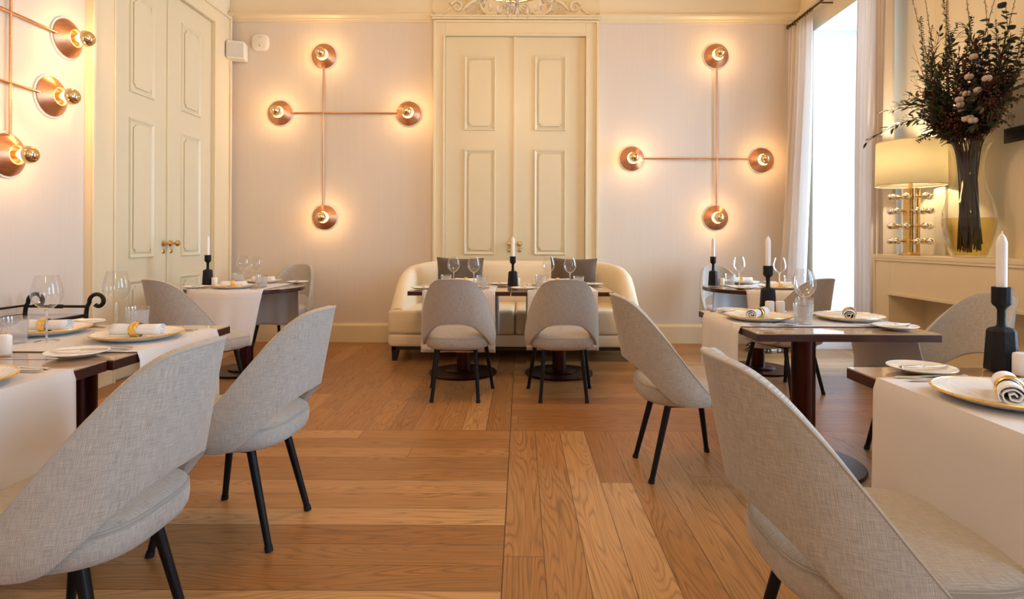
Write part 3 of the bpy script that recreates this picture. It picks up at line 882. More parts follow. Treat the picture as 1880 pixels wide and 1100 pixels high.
setting(-2.195, 2.50, 0, "at wall side of the farther left square table", 0, glass_at=(.19, .335), tumb_at=(.235, .245), bread_at=(-.266, .13), items=['plate', 'napkin', 'bread', 'glass', 'tumbler'])
setting(-1.39, 1.585, 180, "at aisle side of the left foreground table", 0, items=['plate', 'napkin', 'fork', 'knife'])
setting(1.050, 3.03, 0, "at aisle side of the right middle table", 50)
setting(1.870, 3.03, 180, "at cabinet side of the right middle table", 60, bread_at=(-.285, .12))
setting(1.065, 1.49, 0, "on the right foreground table", 55, items=['plate', 'napkin', 'fork', 'bread'], bread_at=(-.350, .19), ring_dx=-.005, fx=(-.214, -.246))
cz = [('left centre table', -.492), ('right centre table', .335)]
for nm, cx in cz:
    setting(cx, YC - .40, 90, f'on the chair side of the {nm}', 90)
    setting(cx, YC + .40, -90, f'on the sofa side of the {nm}', 90)
setting(-2.36, 4.672, 90, 'on the near side of the left round table', 90)
setting(-2.385, 5.625, -90, 'on the far side of the left round table', 90)
setting(2.20, 4.83, 90, 'on the near side of the right round table', 90)
setting(2.10, 5.775, -90, 'on the far side of the right round table', 90)
def candle_set(x, y, rz, place):
    holder((x, y, ZR), rz, f'black octagonal candle holder {place}')
    candle((x, y, ZR), 0, f'white taper candle in the black holder {place}')
candle_set(-.068, 5.15, .2, 'between the two centre tables')
candle_set(1.43, 3.40, .25, 'on the right middle table')
candle_set(1.525, 1.865, .3, 'on the right foreground table')
candle_set(-2.765, 5.20, 0, 'on the left round table')
candle_set(1.745, 5.33, .1, 'on the right round table')
for x, y, rz, l in ((1.405, 3.315, 0, 'left of the two white shakers on the right middle table'), (1.463, 3.315, 0, 'right of the two white shakers on the right middle table'),
                    (1.530, 1.795, 0, 'left of the two white shakers on the right foreground table'), (1.600, 1.83, 0, 'right white shaker on the right foreground table, cut by the frame'),
                    (-1.80, 2.05, 0, 'white shaker at the left frame edge on the farther left square table'),
                    (-.030, 5.22, 0, 'white shaker behind the candle holder between the centre tables'),
                    (-2.69, 5.17, 0, 'white shaker right of the candle holder on the left round table'),
                    (1.825, 5.34, 0, 'white shaker right of the candle holder on the right round table')):
    shaker((x, y, ZR), rz, l)

# ---------------------------------------------------------------- sofa and cushions
def make_sofa():
    t = thing('sofa', 'long cream curved-back sofa in front of the centre double door', 'sofa', (-.05, 5.545, 0))
    Wd, Dp = 1.20, .98   # half width (centre of shell ~), depth to the back
    r = .46
    # centreline path in plan: from front left, back around to front right
    path = []
    hw, yb = Wd - .085, Dp - .09
    for k in range(9): path.append((-hw, .02 + (yb - r - .02) * k / 8))
    for k in range(1, 10): a = PI - PI / 2 * k / 9; path.append((-hw + r + r * cos(a), yb - r + r * sin(a)))
    for k in range(1, 12): path.append((-hw + r + (2 * hw - 2 * r) * k / 12, yb))
    path += [(-x, y) for x, y in path[::-1][11:]]
    n = len(path)
    L = [0]
    for i in range(1, n): L.append(L[-1] + math.dist(path[i], path[i-1]))
    tot = L[-1]
    sec = [(-1, .0), (-1.0, .25), (-1.0, .6), (-.97, .8), (-.8, .93), (-.4, .99), (0, 1.0), (.45, .985), (.85, .92), (1.05, .75), (1.1, .5), (.95, .2), (.9, 0)]
    pts = []
    for i, (x, y) in enumerate(path):
        d = min(L[i], tot - L[i])
        zt = float(np.interp(d, [0, .10, .25, .42, .60, .85, 1.2], [.50, .59, .72, .82, .88, .918, .925]))
        tx = Vector((path[min(i + 1, n - 1)][0] - path[max(i - 1, 0)][0], path[min(i + 1, n - 1)][1] - path[max(i - 1, 0)][1])).normalized()
        nin = Vector((tx.y, -tx.x))   # towards the seat
        th = .085
        z0 = .24
        lean = .02
        for s, q in sec:
            z = z0 + (zt - z0) * q
            off = s * th * (1 - .1 * q)
            pts.append((x + nin.x * off, y + nin.y * off, z))
    b = MB().grid(pts, n, len(sec), flip=True)
    m = len(sec)
    b.f.append(tuple(range(m))); b.f.append(tuple((n - 1) * m + k for k in range(m))[::-1])
    b.build('backrest', 'sofa_leather', t, smooth=60)
    def rr(mb, x0, x1, y0, y1, z0, z1, cr, e=.03, puff=0):
        """rounded slab; rear corners radius cr"""
        out = []
        for cxx, cyy, a0, rad in ((x1 - .03, y0 + .03, -PI / 2, .03), (x1 - cr, y1 - cr, 0, cr), (x0 + cr, y1 - cr, PI / 2, cr), (x0 + .03, y0 + .03, PI, .03)):
            for k in range(7): a = a0 + PI / 2 * k / 6; out.append((cxx + rad * cos(a), cyy + rad * sin(a)))
        mx, my = (x0 + x1) / 2, (y0 + y1) / 2
        prof = [(1, z0), (0, z0), (0, z1 - e)] if False else None
        rows = [(-.9, z0), (-.02, z0), (-.004, z0 + .008), (0, z0 + e), (0, z1 - e), (-.006, z1 - e * .45), (-.02, z1 - e * .1), (-.06, z1), (-.35, z1 + puff), (-.9, z1 + puff)]
        pts = []
        for (x, y) in out:
            for s, z in rows:
                f = 1 + s if s <= -.3 else 1
                dx, dy = x - mx, y - my
                if s > -.3:
                    l = math.hypot(dx, dy); f = (l + s) / l
                else: f = 1 + s
                pts.append((mx + dx * f, my + dy * f, z))
        mb.grid(pts, len(out), len(rows), True)
    b = MB(); rr(b, -Wd, Wd, 0, Dp, .142, .255, .50); b.build('base', 'sofa_leather', t, smooth=60)
    for s in (-1, 1):
        b = MB()
        x0, x1 = (-Wd, -.003) if s < 0 else (.003, Wd)
        rr(b, x0, x1, 0, .80, .26, .487, .06, .035, .006); b.build('seat_cushion', 'sofa_leather', t, smooth=60)
    b = MB().box(-Wd + .03, Wd - .03, .03, .07, .105, .145).box(-Wd + .03, -Wd + .07, .03, Dp - .3, .105, .145).box(Wd - .07, Wd - .03, .03, Dp - .3, .105, .145).box(-Wd + .3, Wd - .3, Dp - .1, Dp - .06, .105, .145)
    b.build('plinth', 'sofa_leg_wood', t, smooth=0)
    for x in (-Wd + .065, Wd - .065):
        for y in (.065, Dp - .34):
            b = MB(); s = 1 if x < 0 else -1
            vs = [(x - .035 , y - .035, .11), (x + .035, y - .035, .11), (x + .035, y + .035, .11), (x - .035, y + .035, .11),
                  (x - .022 - s * .012, y - .022, 0), (x + .022 - s * .012, y - .022, 0), (x + .022 - s * .012, y + .022, 0), (x - .022 - s * .012, y + .022, 0)]
            b.add(vs, [(0, 1, 2, 3), (7, 6, 5, 4), (0, 4, 5, 1), (1, 5, 6, 2), (2, 6, 7, 3), (3, 7, 4, 0)])
            b.build('leg', 'sofa_leg_wood', t, smooth=0, bevel=.003)
    return t
make_sofa()
def make_pillow():
    n = 21; pts = []
    for side in (1, -1):
        for i in range(n):
            for j in range(n):
                u, v = -1 + 2 * i / (n - 1), -1 + 2 * j / (n - 1)
                e = (1 - u * u) * (1 - v * v)
                pin = 1 - .07 * (1 - abs(u) ** 2) * abs(v) ** 3; pin2 = 1 - .07 * (1 - abs(v) ** 2) * abs(u) ** 3
                pts.append((u * .245 * pin2, side * .075 * e ** .42 + .004 * sin(5 * u + 3 * v) * e, v * .225 * pin))
    b = MB(); b.grid(pts[:n * n], n, n, flip=False); b.grid(pts[n * n:], n, n, flip=True)
    return tag(b.build('throw_pillow', 'velvet_cushion', None, smooth=70), '', 'cushion', 'dark velvet sofa cushions')
pillow = Proto(make_pillow)
for px, rz, l in ((845, .10, 'dark taupe velvet cushion on the left of the sofa'), (1052, -.12, 'dark taupe velvet cushion on the right of the sofa')):
    o = pillow((pt(px, 500, 6.12)[0], 6.10, .745), rz, l); o.rotation_euler = (RZ(-8), RZ(1), rz)

# ---------------------------------------------------------------- sconces
def make_sconce(name, label, T, heads, rods, c0):
    """T(a, o, z) on a wall; heads [(a,z)]; rods [((a,z),(a,z))]"""
    o0 = T(c0[0], .03, c0[1])
    t = thing(name, label, 'wall lamp', o0, 0, 'copper cross wall lamps')
    L = lambda a, o, z: tuple(p - q for p, q in zip(T(a, o, z), o0))
    for (a0, z0), (a1, z1) in rods:
        MB().cyl(L(a0, .030, z0), L(a1, .030, z1), .0085, n=12).build('rod', 'copper', t)
    for a, z in heads:
        def lt(prof, n, nm, mat, par, sm=40):
            b = MB().lathe(prof, n); b.v = [L(a + x, o, z + y) for x, y, o in b.v]
            if T is TL: pass
            return b.build(nm, mat, par, smooth=sm)
        d = lt([(.148, .001), (.148, .008), (.140, .010), (.001, .010)], 48, 'back_plate', 'plastic_white', t)
        s = lt([(.134, .012), (.136, .016), (.066, .076), (.064, .077), (.058, .074), (.050, .050), (.001, .048)], 48, 'copper_dish', 'copper', t, 60)
        lt([(.026, .048), (.026, .080), (.022, .084), (.001, .084)], 20, 'socket', 'brass', s)
        bl = lt([(.020, .078), (.024, .084), (.041, .100), (.053, .120), (.0565, .138), (.0568, .142)], 28, 'bulb', 'bulb_glass', t, 80)
        lt([(.0572, .137), (.0570, .150), (.052, .168), (.043, .182), (.030, .193), (.015, .199), (.001, .200)], 28, 'mirrored_cap', 'mirror_gold', bl, 80)
        lt([(.006, .081), (.016, .084), (.024, .092), (.036, .106), (.042, .122), (.034, .134), (.001, .136)], 16, 'glowing_filament', 'filament_glow', bl, 80)
    return t
def BW(px, py): return pt(px, py, YB - .03)
h = [BW(594, 102), BW(513, 207), BW(750, 208), BW(595, 399)]
c = (BW(594, 209)[0], h[2][1])
make_sconce('wall_lamp', 'copper cross-shaped four-bulb wall lamp left of the centre door', TB, h,
            [((c[0], h[0][1] - .13), (c[0], h[3][1] + .13)), ((h[1][0] + .13, c[1]), (h[2][0] - .13, c[1]))], c)
h = [BW(1316, 102), BW(1161, 291), BW(1399, 294), BW(1315, 400)]
c = (BW(1316, 293)[0], h[1][1])
make_sconce('wall_lamp', 'copper cross-shaped four-bulb wall lamp right of the centre door', TB, h,
            [((c[0], h[0][1] - .13), (c[0], h[3][1] + .13)), ((h[1][0] + .13, c[1]), (h[2][0] - .13, c[1]))], c)
make_sconce('wall_lamp', 'copper wall lamp with two crossing arms at the left edge of the photo', TL,
            [(4.225, 2.585), (4.085, 2.135), (3.735, 1.68), (3.36, 2.135)],
            [((3.73, 3.15), (3.73, 1.81)), ((3.25, 2.585), (4.095, 2.585)), ((3.49, 2.135), (3.955, 2.135))], (3.73, 2.135))

# two unseen lamps of the same kind, added for warm fill from the left
h = [(1.0, 2.60), (.45, 2.13), (1.35, 2.13), (1.0, 1.45)]
make_sconce('wall_lamp', 'added copper cross wall lamp for warm fill, unseen on the left wall beside the camera', TL, h, [((1.0, 2.47), (1.0, 1.58)), ((.58, 2.13), (1.22, 2.13))], (1.0, 2.13))
h = [(-1.9, 2.60), (-2.35, 2.13), (-1.45, 2.13), (-1.9, 1.45)]
make_sconce('wall_lamp', 'added copper cross wall lamp for warm fill, unseen on the left wall behind the camera', TL, h, [((-1.9, 2.47), (-1.9, 1.58)), ((-2.22, 2.13), (-1.58, 2.13))], (-1.9, 2.13))

# ---------------------------------------------------------------- small wall things
x, z = pt(433, 93, YB - .12)
t = thing('wall_speaker', 'small white loudspeaker high in the left corner of the back wall', 'speaker', (x, YB - .12, z), RZ(12))
MB().prism([(-.105, .10), (.105, .10), (.10, -.05), (-.085, -.075)], -.10, .095).build('housing', 'plastic_white', t, smooth=0, bevel=.02)
MB().prism([(-.078, -.079), (.094, -.056), (.094, -.060), (-.078, -.083)], -.088, .070).build('grille', 'grille_grey', t, smooth=0, bevel=.001)
MB().cyl((0, .05, 0), (0, .13, 0), .02).build('bracket', 'plastic_white', t)
x, z = BW(477, 77)
t = thing('wall_sensor', 'rounded square white box on the wall beside the speaker', 'wall box', (x, YB, z))
pts = []
for i in range(40):
    a = 2 * PI * i / 40; ca, sa = cos(a), sin(a); q = (abs(ca) ** 3.2 + abs(sa) ** 3.2) ** (-1 / 3.2)
    for s, yy in ((1, 0), (1, -.02), (.95, -.032), (.8, -.038), (.02, -.04)): pts.append((ca * q * .094 * s, yy, sa * q * .096 * s))
MB().grid(pts, 40, 5, True, flip=True).build('cover', 'plastic_white', t, smooth=60)
MB().cyl((0, -.038, -.042), (0, -.0415, -.042), .006, n=12).build('indicator', 'plastic_black', t)
MB().box(-.018, .018, -.0410, -.038, .048, .053).box(-.010, .010, -.0410, -.038, .040, .043).build('printed_mark', 'grille_grey', t, smooth=0)
# black switch plate on the right wall
t = thing('switch_plate', 'long black switch plate on the right wall behind the flowers', 'switch', (XR, 3.60, 1.83))
MB().box(-.012, -.0005, -.19, .19, -.047, .047).build('plate', 'plastic_black', t, smooth=0, bevel=.003)
for k in range(5): MB().box(-.015, -.012, -.172 + .07 * k, -.112 + .07 * k, -.026, .026).build('rocker', 'black_metal', t, smooth=0, bevel=.002)

# ---------------------------------------------------------------- curtains and rod
def curtain(label, y0, y1, ztop, folds, x0, flare, seed, spread=(0, 0)):
    rr = random.Random(seed); nu, nv = folds * 12 + 1, 26
    pts = []
    ph = [rr.uniform(0, 6) for _ in range(3)]
    for i in range(nu):
        f = i / (nu - 1)
        for j in range(nv):
            g = j / (nv - 1)           # 0 top, 1 bottom
            z = ztop - (ztop - .012) * g
            amp = .028 + .030 * min(1, g * 2.2)
            y = y0 - spread[0] * g + (y1 + spread[1] * g - y0 + spread[0] * g) * f + .014 * sin(3 * g + ph[0] + 9 * f)
            x = x0 - amp * sin(2 * PI * folds * f + .8 * sin(3 * f + ph[1])) - .010 * sin(11 * f + 4 * g + ph[2]) - flare * g * g
            pts.append((x, y, z))
    o = MB().grid(pts, nu, nv).build('curtain', 'curtain_cloth', None, smooth=80); solid(o, .003)
    return tag(o, label, 'curtain', 'heavy cream window curtains')
curtain('heavy pale curtain in the back corner, left of the bright window', 6.08, 6.52, 3.50, 7, 2.985, .12, 1, (.02, 0))
curtain('heavy pale curtain between the bright window and the table lamp', 4.70, 5.18, 3.50, 8, 2.97, .0, 2)
t = thing('curtain_rod', 'dark bronze curtain rod above the right window', 'curtain rod', (2.985, 5.6, 3.545))
MB().cyl((0, -1.1, 0), (0, .98, 0), .012, n=12).build('rod', 'bronze', t)
for s, y in ((1, .98), (-1, -1.1)): MB().blob((0, y, 0), .024, .030, .024, 12, 8).build('finial', 'bronze', t)
for y in (-.95, .30, .92): MB().cyl((0, y, 0), (XR - 2.985, y, 0), .008, n=8).build('bracket', 'bronze', t)
for k in range(9):
    for y0 in (.47, -.93):
        y = y0 + .055 * k
        MB().tube([(.020 * cos(a), y, -.006 + .020 * sin(a)) for a in [2 * PI * i / 14 for i in range(15)]], .003, 5, False).build('ring', 'bronze', t)

# ---------------------------------------------------------------- cream cabinet, lamp, vase
XC = 2.80; YE = 4.66; ZK = 1.05
t = thing('radiator_cabinet', 'long cream cabinet with open niche along the right wall', 'cabinet', (2.96, 4.0, 0))
ox, oy = 2.96, 4.0
def cb(mb, nm, mat='cream_paint', bev=.003):
    mb.v = [(x - ox, y - oy, z) for x, y, z in mb.v]; return mb.build(nm, mat, t, smooth=0, bevel=bev)
Y0c = 2.42
cb(MB().box(XC - .012, XR - .001, Y0c - .01, YE + .012, ZK - .03, ZK), 'top')
cb(MB().box(XC, XR - .04, YE - .02, YE, 0, ZK - .03).box(XC, XR - .04, Y0c, Y0c + .02, 0, ZK - .03), 'side_panel')
NY0, NY1, NZ0, NZ1 = 2.62, 4.46, .16, .745
cb(MB().box(XC, XC + .02, NY1, YE, 0, ZK - .03).box(XC, XC + .02, Y0c, NY0, 0, ZK - .03).box(XC, XC + .02, NY0, NY1, NZ1, ZK - .03).box(XC, XC + .02, NY0, NY1, 0, NZ0), 'front_panel')
cb(MB().box(XC + .02, XR - .05, NY0, NY1, NZ0 - .02, NZ0), 'niche_shelf')
cb(MB().box(XC + .02, XR - .05, NY0 - .02, NY0, NZ0, NZ1).box(XC + .02, XR - .05, NY1, NY1 + .02, NZ0, NZ1).box(XC + .02, XR - .05, NY0, NY1, NZ1, NZ1 + .02).box(XR - .055, XR - .05, NY0, NY1, NZ0, NZ1), 'niche_lining')
cb(MB().box(XC - .014, XC, NY0 - .02, NY1 + .02, NZ1, NZ1 + .022).box(XC - .008, XC, NY1, NY1 + .018, NZ0, NZ1).box(XC - .008, XC, NY0 - .018, NY0, NZ0, NZ1), 'niche_moulding')
cb(MB().box(XC - .010, XC, Y0c, YE, ZK - .048, ZK - .03).box(XC - .008, XC, YE - .02, YE, .1, ZK - .048).box(XC - .010, XC, Y0c, YE, 0, .1), 'edge_moulding')

LX, LY = 2.868, 4.33
t = thing('table_lamp', 'brass table lamp with rows of chrome bulbs and a cream drum shade', 'lamp', (LX, LY, ZK))
MB().lathe([(.001, 0), (.068, 0), (.068, .018), (.060, .024), (.001, .024)], 6).build('base', 'brass', t, smooth=20, bevel=.002)
# faceted column of brass half tubes round a steel centre
for k in range(3):
    a = 2 * PI * k / 3 + PI / 2
    MB().cyl((.030 * cos(a), .030 * sin(a), .02), (.030 * cos(a), .030 * sin(a), .492), .030, n=20).build('column_tube', 'brass', t)
    a += PI / 3
    MB().cyl((.046 * cos(a), .046 * sin(a), .02), (.046 * cos(a), .046 * sin(a), .492), .011, n=14).build('column_rod', 'chrome', t)
MB().cyl((0, 0, .49), (0, 0, .56), .014).build('neck', 'brass', t)
for r_, z in enumerate((.105, .215, .325, .430)):
    for k in range(6):
        a = 2 * PI * k / 6 + (r_ % 2) * PI / 6 + .25
        ca, sa = cos(a), sin(a)
        arm = MB().tube([(.050 * ca, .050 * sa, z), (.058 * ca, .058 * sa, z), (.096 * ca, .096 * sa, z)], [.014, .007, .006], 10).build('bulb_arm', 'brass', t)
        b = MB().blob((0, 0, 0), .033, .0245, .0245, 12, 10)
        b.v = [((x + .122) * ca - y * sa, (x + .122) * sa + y * ca, zz + z) for x, y, zz in b.v]
        b.build('chrome_bulb', 'chrome', arm, smooth=80)
sh = MB().lathe([(.226, .512), (.220, .832)], 56).build('lamp_shade', 'shade_cloth', t, smooth=80); solid(sh, .002)
wr = MB()
for zz, rr_ in ((.513, .2255), (.831, .2195)): wr.tube([(rr_ * cos(2 * PI * i / 56), rr_ * sin(2 * PI * i / 56), zz) for i in range(57)], .003, 5)
wr.build('shade_rim', 'shade_cloth', sh)
wr = MB()
for k in range(3): wr.cyl((0, 0, .555), (.224 * cos(2.1 * k), .224 * sin(2.1 * k), .516), .0025, n=6)
wr.build('shade_frame', 'brass', sh)
MB().blob((0, 0, .63), .032, .032, .045, 14, 10).build('light_bulb', 'candle_bulb_glow', t)
MB().tube([(-.06, .03, .006), (-.02, .10, .004), (.03, .16, .004), (.10, .20, .004), (.20, .22, .004)], .003, 6).build('power_cord', 'black_metal', t)
point('table_lamp_light', (LX, LY, ZK + .69), LAMP_POWER, (1, .78, .50), .04)

VX, VY = 2.925, 3.84
t = thing('glass_vase', 'tall glass vase half filled with yellowish water on the cabinet', 'vase', (VX, VY, ZK))
vp = [(.001, .004), (.085, .004), (.098, .012), (.118, .07), (.140, .15), (.149, .225), (.144, .30), (.124, .38), (.098, .45), (.083, .52), (.079, .57), (.083, .63), (.098, .69), (.122, .742)]
MB().lathe(vp, 48).build('glass_body', 'vase_glass', t, smooth=80)
MB().tube([(.122 * cos(2 * PI * i / 48), .122 * sin(2 * PI * i / 48), .742) for i in range(49)], .0025, 6).build('rim', 'vase_glass', t)
MB().lathe([(.001, .012), (.080, .012), (.094, .018), (.114, .07), (.136, .15), (.1455, .225), (.1435, .255), (.001, .255)], 40).build('water', 'water_yellow', t, smooth=60)

# ---------------------------------------------------------------- bouquet
def bez(p0, p1, p2, p3, n):
    out = []
    for i in range(n + 1):
        t_ = i / n; s = 1 - t_
        out.append(Vector(p0) * s ** 3 + Vector(p1) * 3 * s * s * t_ + Vector(p2) * 3 * s * t_ * t_ + Vector(p3) * t_ ** 3)
    return out
def leaf(mb, p, d, up, ln, wd, curl=.2):
    d = d.normalized(); s = d.cross(up)
    s = s.normalized() if s.length > 1e-3 else Vector((1, 0, 0)); nn = s.cross(d)
    st = []
    for f, w_ in ((0, .06), (.25, .8), (.5, 1.0), (.78, .62), (1, .03)):
        c_ = p + d * ln * f - nn * curl * ln * f * f
        st.append((c_ - s * wd / 2 * w_, c_ + nn * wd * -.12, c_ + s * wd / 2 * w_))
    vs = [q for tr in st for q in tr]
    fs = []
    for i in range(4):
        for k in range(2): a = 3 * i + k; fs.append((a, a + 1, a + 4, a + 3))
    mb.add(vs, fs)
BR = random.Random(21)
BK = {
 'willow': ('pussy_willow_branch', 'dark bare willow branch with pale buds in the glass vase', 'branch', 'pussy willow branches in the vase'),
 'spiral': ('eucalyptus_branch', 'grey-green eucalyptus branch with dense small leaves in the vase', 'branch', 'eucalyptus branches in the vase'),
 'coin': ('silver_dollar_branch', 'branch with big round dark leaves at the upper right of the bouquet', 'branch', 'round-leaved branches in the vase'),
 'red': ('red_twig', 'thin bare red twig spreading from the bouquet', 'twig', 'red twigs in the vase'),
 'leafy': ('leafy_branch', 'branch of pointed green and russet leaves in the vase bouquet', 'branch', 'leafy branches in the vase'),
 'berry': ('berry_branch', 'dark red berry cluster branch in the middle of the bouquet', 'branch', 'berry branches in the vase'),
 'cotton': ('cotton_stem', 'stem with fluffy pale cotton bolls in the bouquet', 'stem', 'cotton stems in the vase')}
def branch(kind, tip, seed, bow=.0, label=None):
    rr = random.Random(seed)
    nm, lb, cat, grp = BK[kind]
    a = rr.uniform(0, 6.28)
    tipv = Vector(tip)
    mouth = Vector((.055 * cos(a) * .8, .055 * sin(a), .60))
    foot = Vector((rr.uniform(-.05, .05), rr.uniform(-.06, .06), .03 + rr.uniform(0, .06)))
    dirn = (tipv - Vector((0, 0, .66)));
    rim = Vector((0, 0, .735)) + Vector((dirn.x, dirn.y, 0)).normalized() * min(.085, dirn.length * .3) if Vector((dirn.x, dirn.y)).length > .05 else Vector((mouth.x, mouth.y, .74))
    t = thing(nm, label or lb, cat, (VX, VY, ZK), 0, grp)
    p1 = bez(foot, foot.lerp(mouth, .5), mouth, rim, 8)
    ctrl = rim + (rim - mouth).normalized() * dirn.length * .35 + Vector((0, 0, .05 + bow))
    p2 = bez(rim, rim.lerp(ctrl, .6), ctrl, tipv, 16)
    path = p1 + p2[1:]
    r0 = {'willow': .0042, 'spiral': .0035, 'coin': .0035, 'red': .0022, 'leafy': .0030, 'berry': .0032, 'cotton': .0035}[kind]
    stem = MB().tube(path, [r0 * (1.25 - .85 * i / (len(path) - 1)) for i in range(len(path))], 6)
    fol = MB(); fol2 = MB()
    def along(f):
        k = f * 16; i = min(15, int(k)); return p2[i].lerp(p2[i + 1], k - i), (p2[i + 1] - p2[i]).normalized()
    ln = sum((p2[i + 1] - p2[i]).length for i in range(16))
    if kind == 'willow':
        n = int(ln / .020)
        for k in range(n):
            p, d = along(.04 + .95 * k / n); s = Vector((rr.uniform(-1, 1), rr.uniform(-1, 1), .2)).normalized()
            q = p + s * .0065 + d * .004; fol.blob(q, .0052, .0052, .0088, 6, 4)
        mats = ('buds', 'bud_white')
    elif kind == 'spiral':
        n = int(ln / .0095)
        for k in range(n):
            f = .12 + .88 * k / n; p, d = along(f); a = k * 2.4
            s = Vector((cos(a), sin(a), .12)); s = (s - d * s.dot(d)).normalized()
            L_ = .040 * (1 - .5 * f); leaf(fol, p, s + d * .25, d, L_, L_ * .62, .1)
            leaf(fol, p, -s + d * .25, d, L_, L_ * .62, .1)
        mats = ('leaves', 'leaf_grey')
    elif kind == 'coin':
        n = int(ln / .018)
        for k in range(n):
            f = .22 + .78 * k / n; p, d = along(f); a = k * 1.7 + rr.uniform(-.4, .4)
            s = Vector((cos(a), sin(a), rr.uniform(-.1, .5))); L_ = rr.uniform(.040, .058)
            leaf(fol, p, s, Vector((rr.uniform(-1, 1), rr.uniform(-1, 1), 1)), L_, L_ * .95, .15)
        mats = ('leaves', 'leaf_grey')
    elif kind == 'red':
        for k in range(6):
            p, d = along(.3 + .11 * k); s = Vector((rr.uniform(-.3, .3), rr.uniform(-1, 1), rr.uniform(-.1, .7))).normalized()
            e = p + (s * .6 + d).normalized() * rr.uniform(.08, .17); e.x = min(e.x, .17)
            stem.tube([p, p.lerp(e, .5) + Vector((0, 0, .006)), e], [.0014, .0011, .0006], 5)
            fol.blob(e, .003, .003, .005, 5, 4)
        mats = ('buds', 'twig_red')
    elif kind == 'leafy':
        n = int(ln / .0085)
        for k in range(n):
            f = .15 + .85 * k / n; p, d = along(f)
            s = Vector((rr.uniform(-1, .5), rr.uniform(-1, 1), rr.uniform(-.6, .7))) + d * .8
            L_ = rr.uniform(.042, .078) * (1.1 - .4 * f)
            st = rr.uniform(.0, .03)
            leaf(fol if rr.random() < (.45 + .4 * f) else fol2, p + s.normalized() * st, s, Vector((rr.uniform(-.5, .5), rr.uniform(-.5, .5), 1)), L_, L_ * .40, .25)
            if st > .008: stem.tube([p, p + s.normalized() * st], .0008, 4)
        mats = ('leaves', 'leaf_green')
    elif kind == 'berry':
        for k in range(200):
            f = rr.uniform(.45, 1); p, d = along(f)
            q = p + Vector((rr.gauss(0, .030), rr.gauss(0, .040), rr.gauss(0, .036))); q.x = min(q.x, .17)
            fol.blob(q, .0062, .0062, .0062, 6, 4)
        for k in range(34):
            f = rr.uniform(.1, 1); p, d = along(f)
            leaf(fol2, p, Vector((rr.uniform(-1, .6), rr.uniform(-1, 1), rr.uniform(-.5, .6))), Vector((0, 0, 1)), .06, .026)
        mats = ('berries', 'berry_red')
    else:
        bolls = []
        for f in (1.0, .84, .68):
            bolls.append(MB())
            p, d = along(f); c0 = p + Vector((rr.uniform(-.03, .0), rr.uniform(-.03, .03), .01))
            for k in range(4):
                a = k * PI / 2 + rr.random(); bolls[-1].blob(c0 + Vector((.011 * cos(a), .011 * sin(a), .004)), .015, .015, .017, 8, 6)
            for k in range(5):
                a = 2 * PI * k / 5; leaf(fol2, c0 - Vector((0, 0, .012)), Vector((cos(a), sin(a), .9)), Vector((0, 0, 1)), .028, .011)
            stem.tube([p, c0], .0018, 5)
        mats = ('cotton_bolls', 'cotton')
    for mb in (stem, fol, fol2):
        mb.v = [(min(x, XR - VX - .006), y, z) for x, y, z in mb.v]
    stem.build('stem', 'twig_red' if kind == 'red' else 'twig_dark', t)
    if kind == 'cotton':
        for bm_ in bolls:
            bm_.v = [(min(x, XR - VX - .006), y, z) for x, y, z in bm_.v]; bm_.build('cotton_boll', 'cotton', t, smooth=60)
    else:
        fo = fol.build(mats[0], mats[1], t, smooth=60)
        if kind == 'berry': fo['kind'] = 'stuff'
    if fol2.v: fol2.build('leaves', 'leaf_russet', t, smooth=60)
def tipat(px, py, dY=0.0, X=None):
    """tip point in vase coordinates for a place in the room at Y = VY + dY"""
    Y = VY + dY; x, z = pt(px, py, Y)
    if X is not None:
        Y = X * F / (px - PX); x, z = pt(px, py, Y)
    return (min(x, 3.09) - VX, Y - VY, z - ZK)
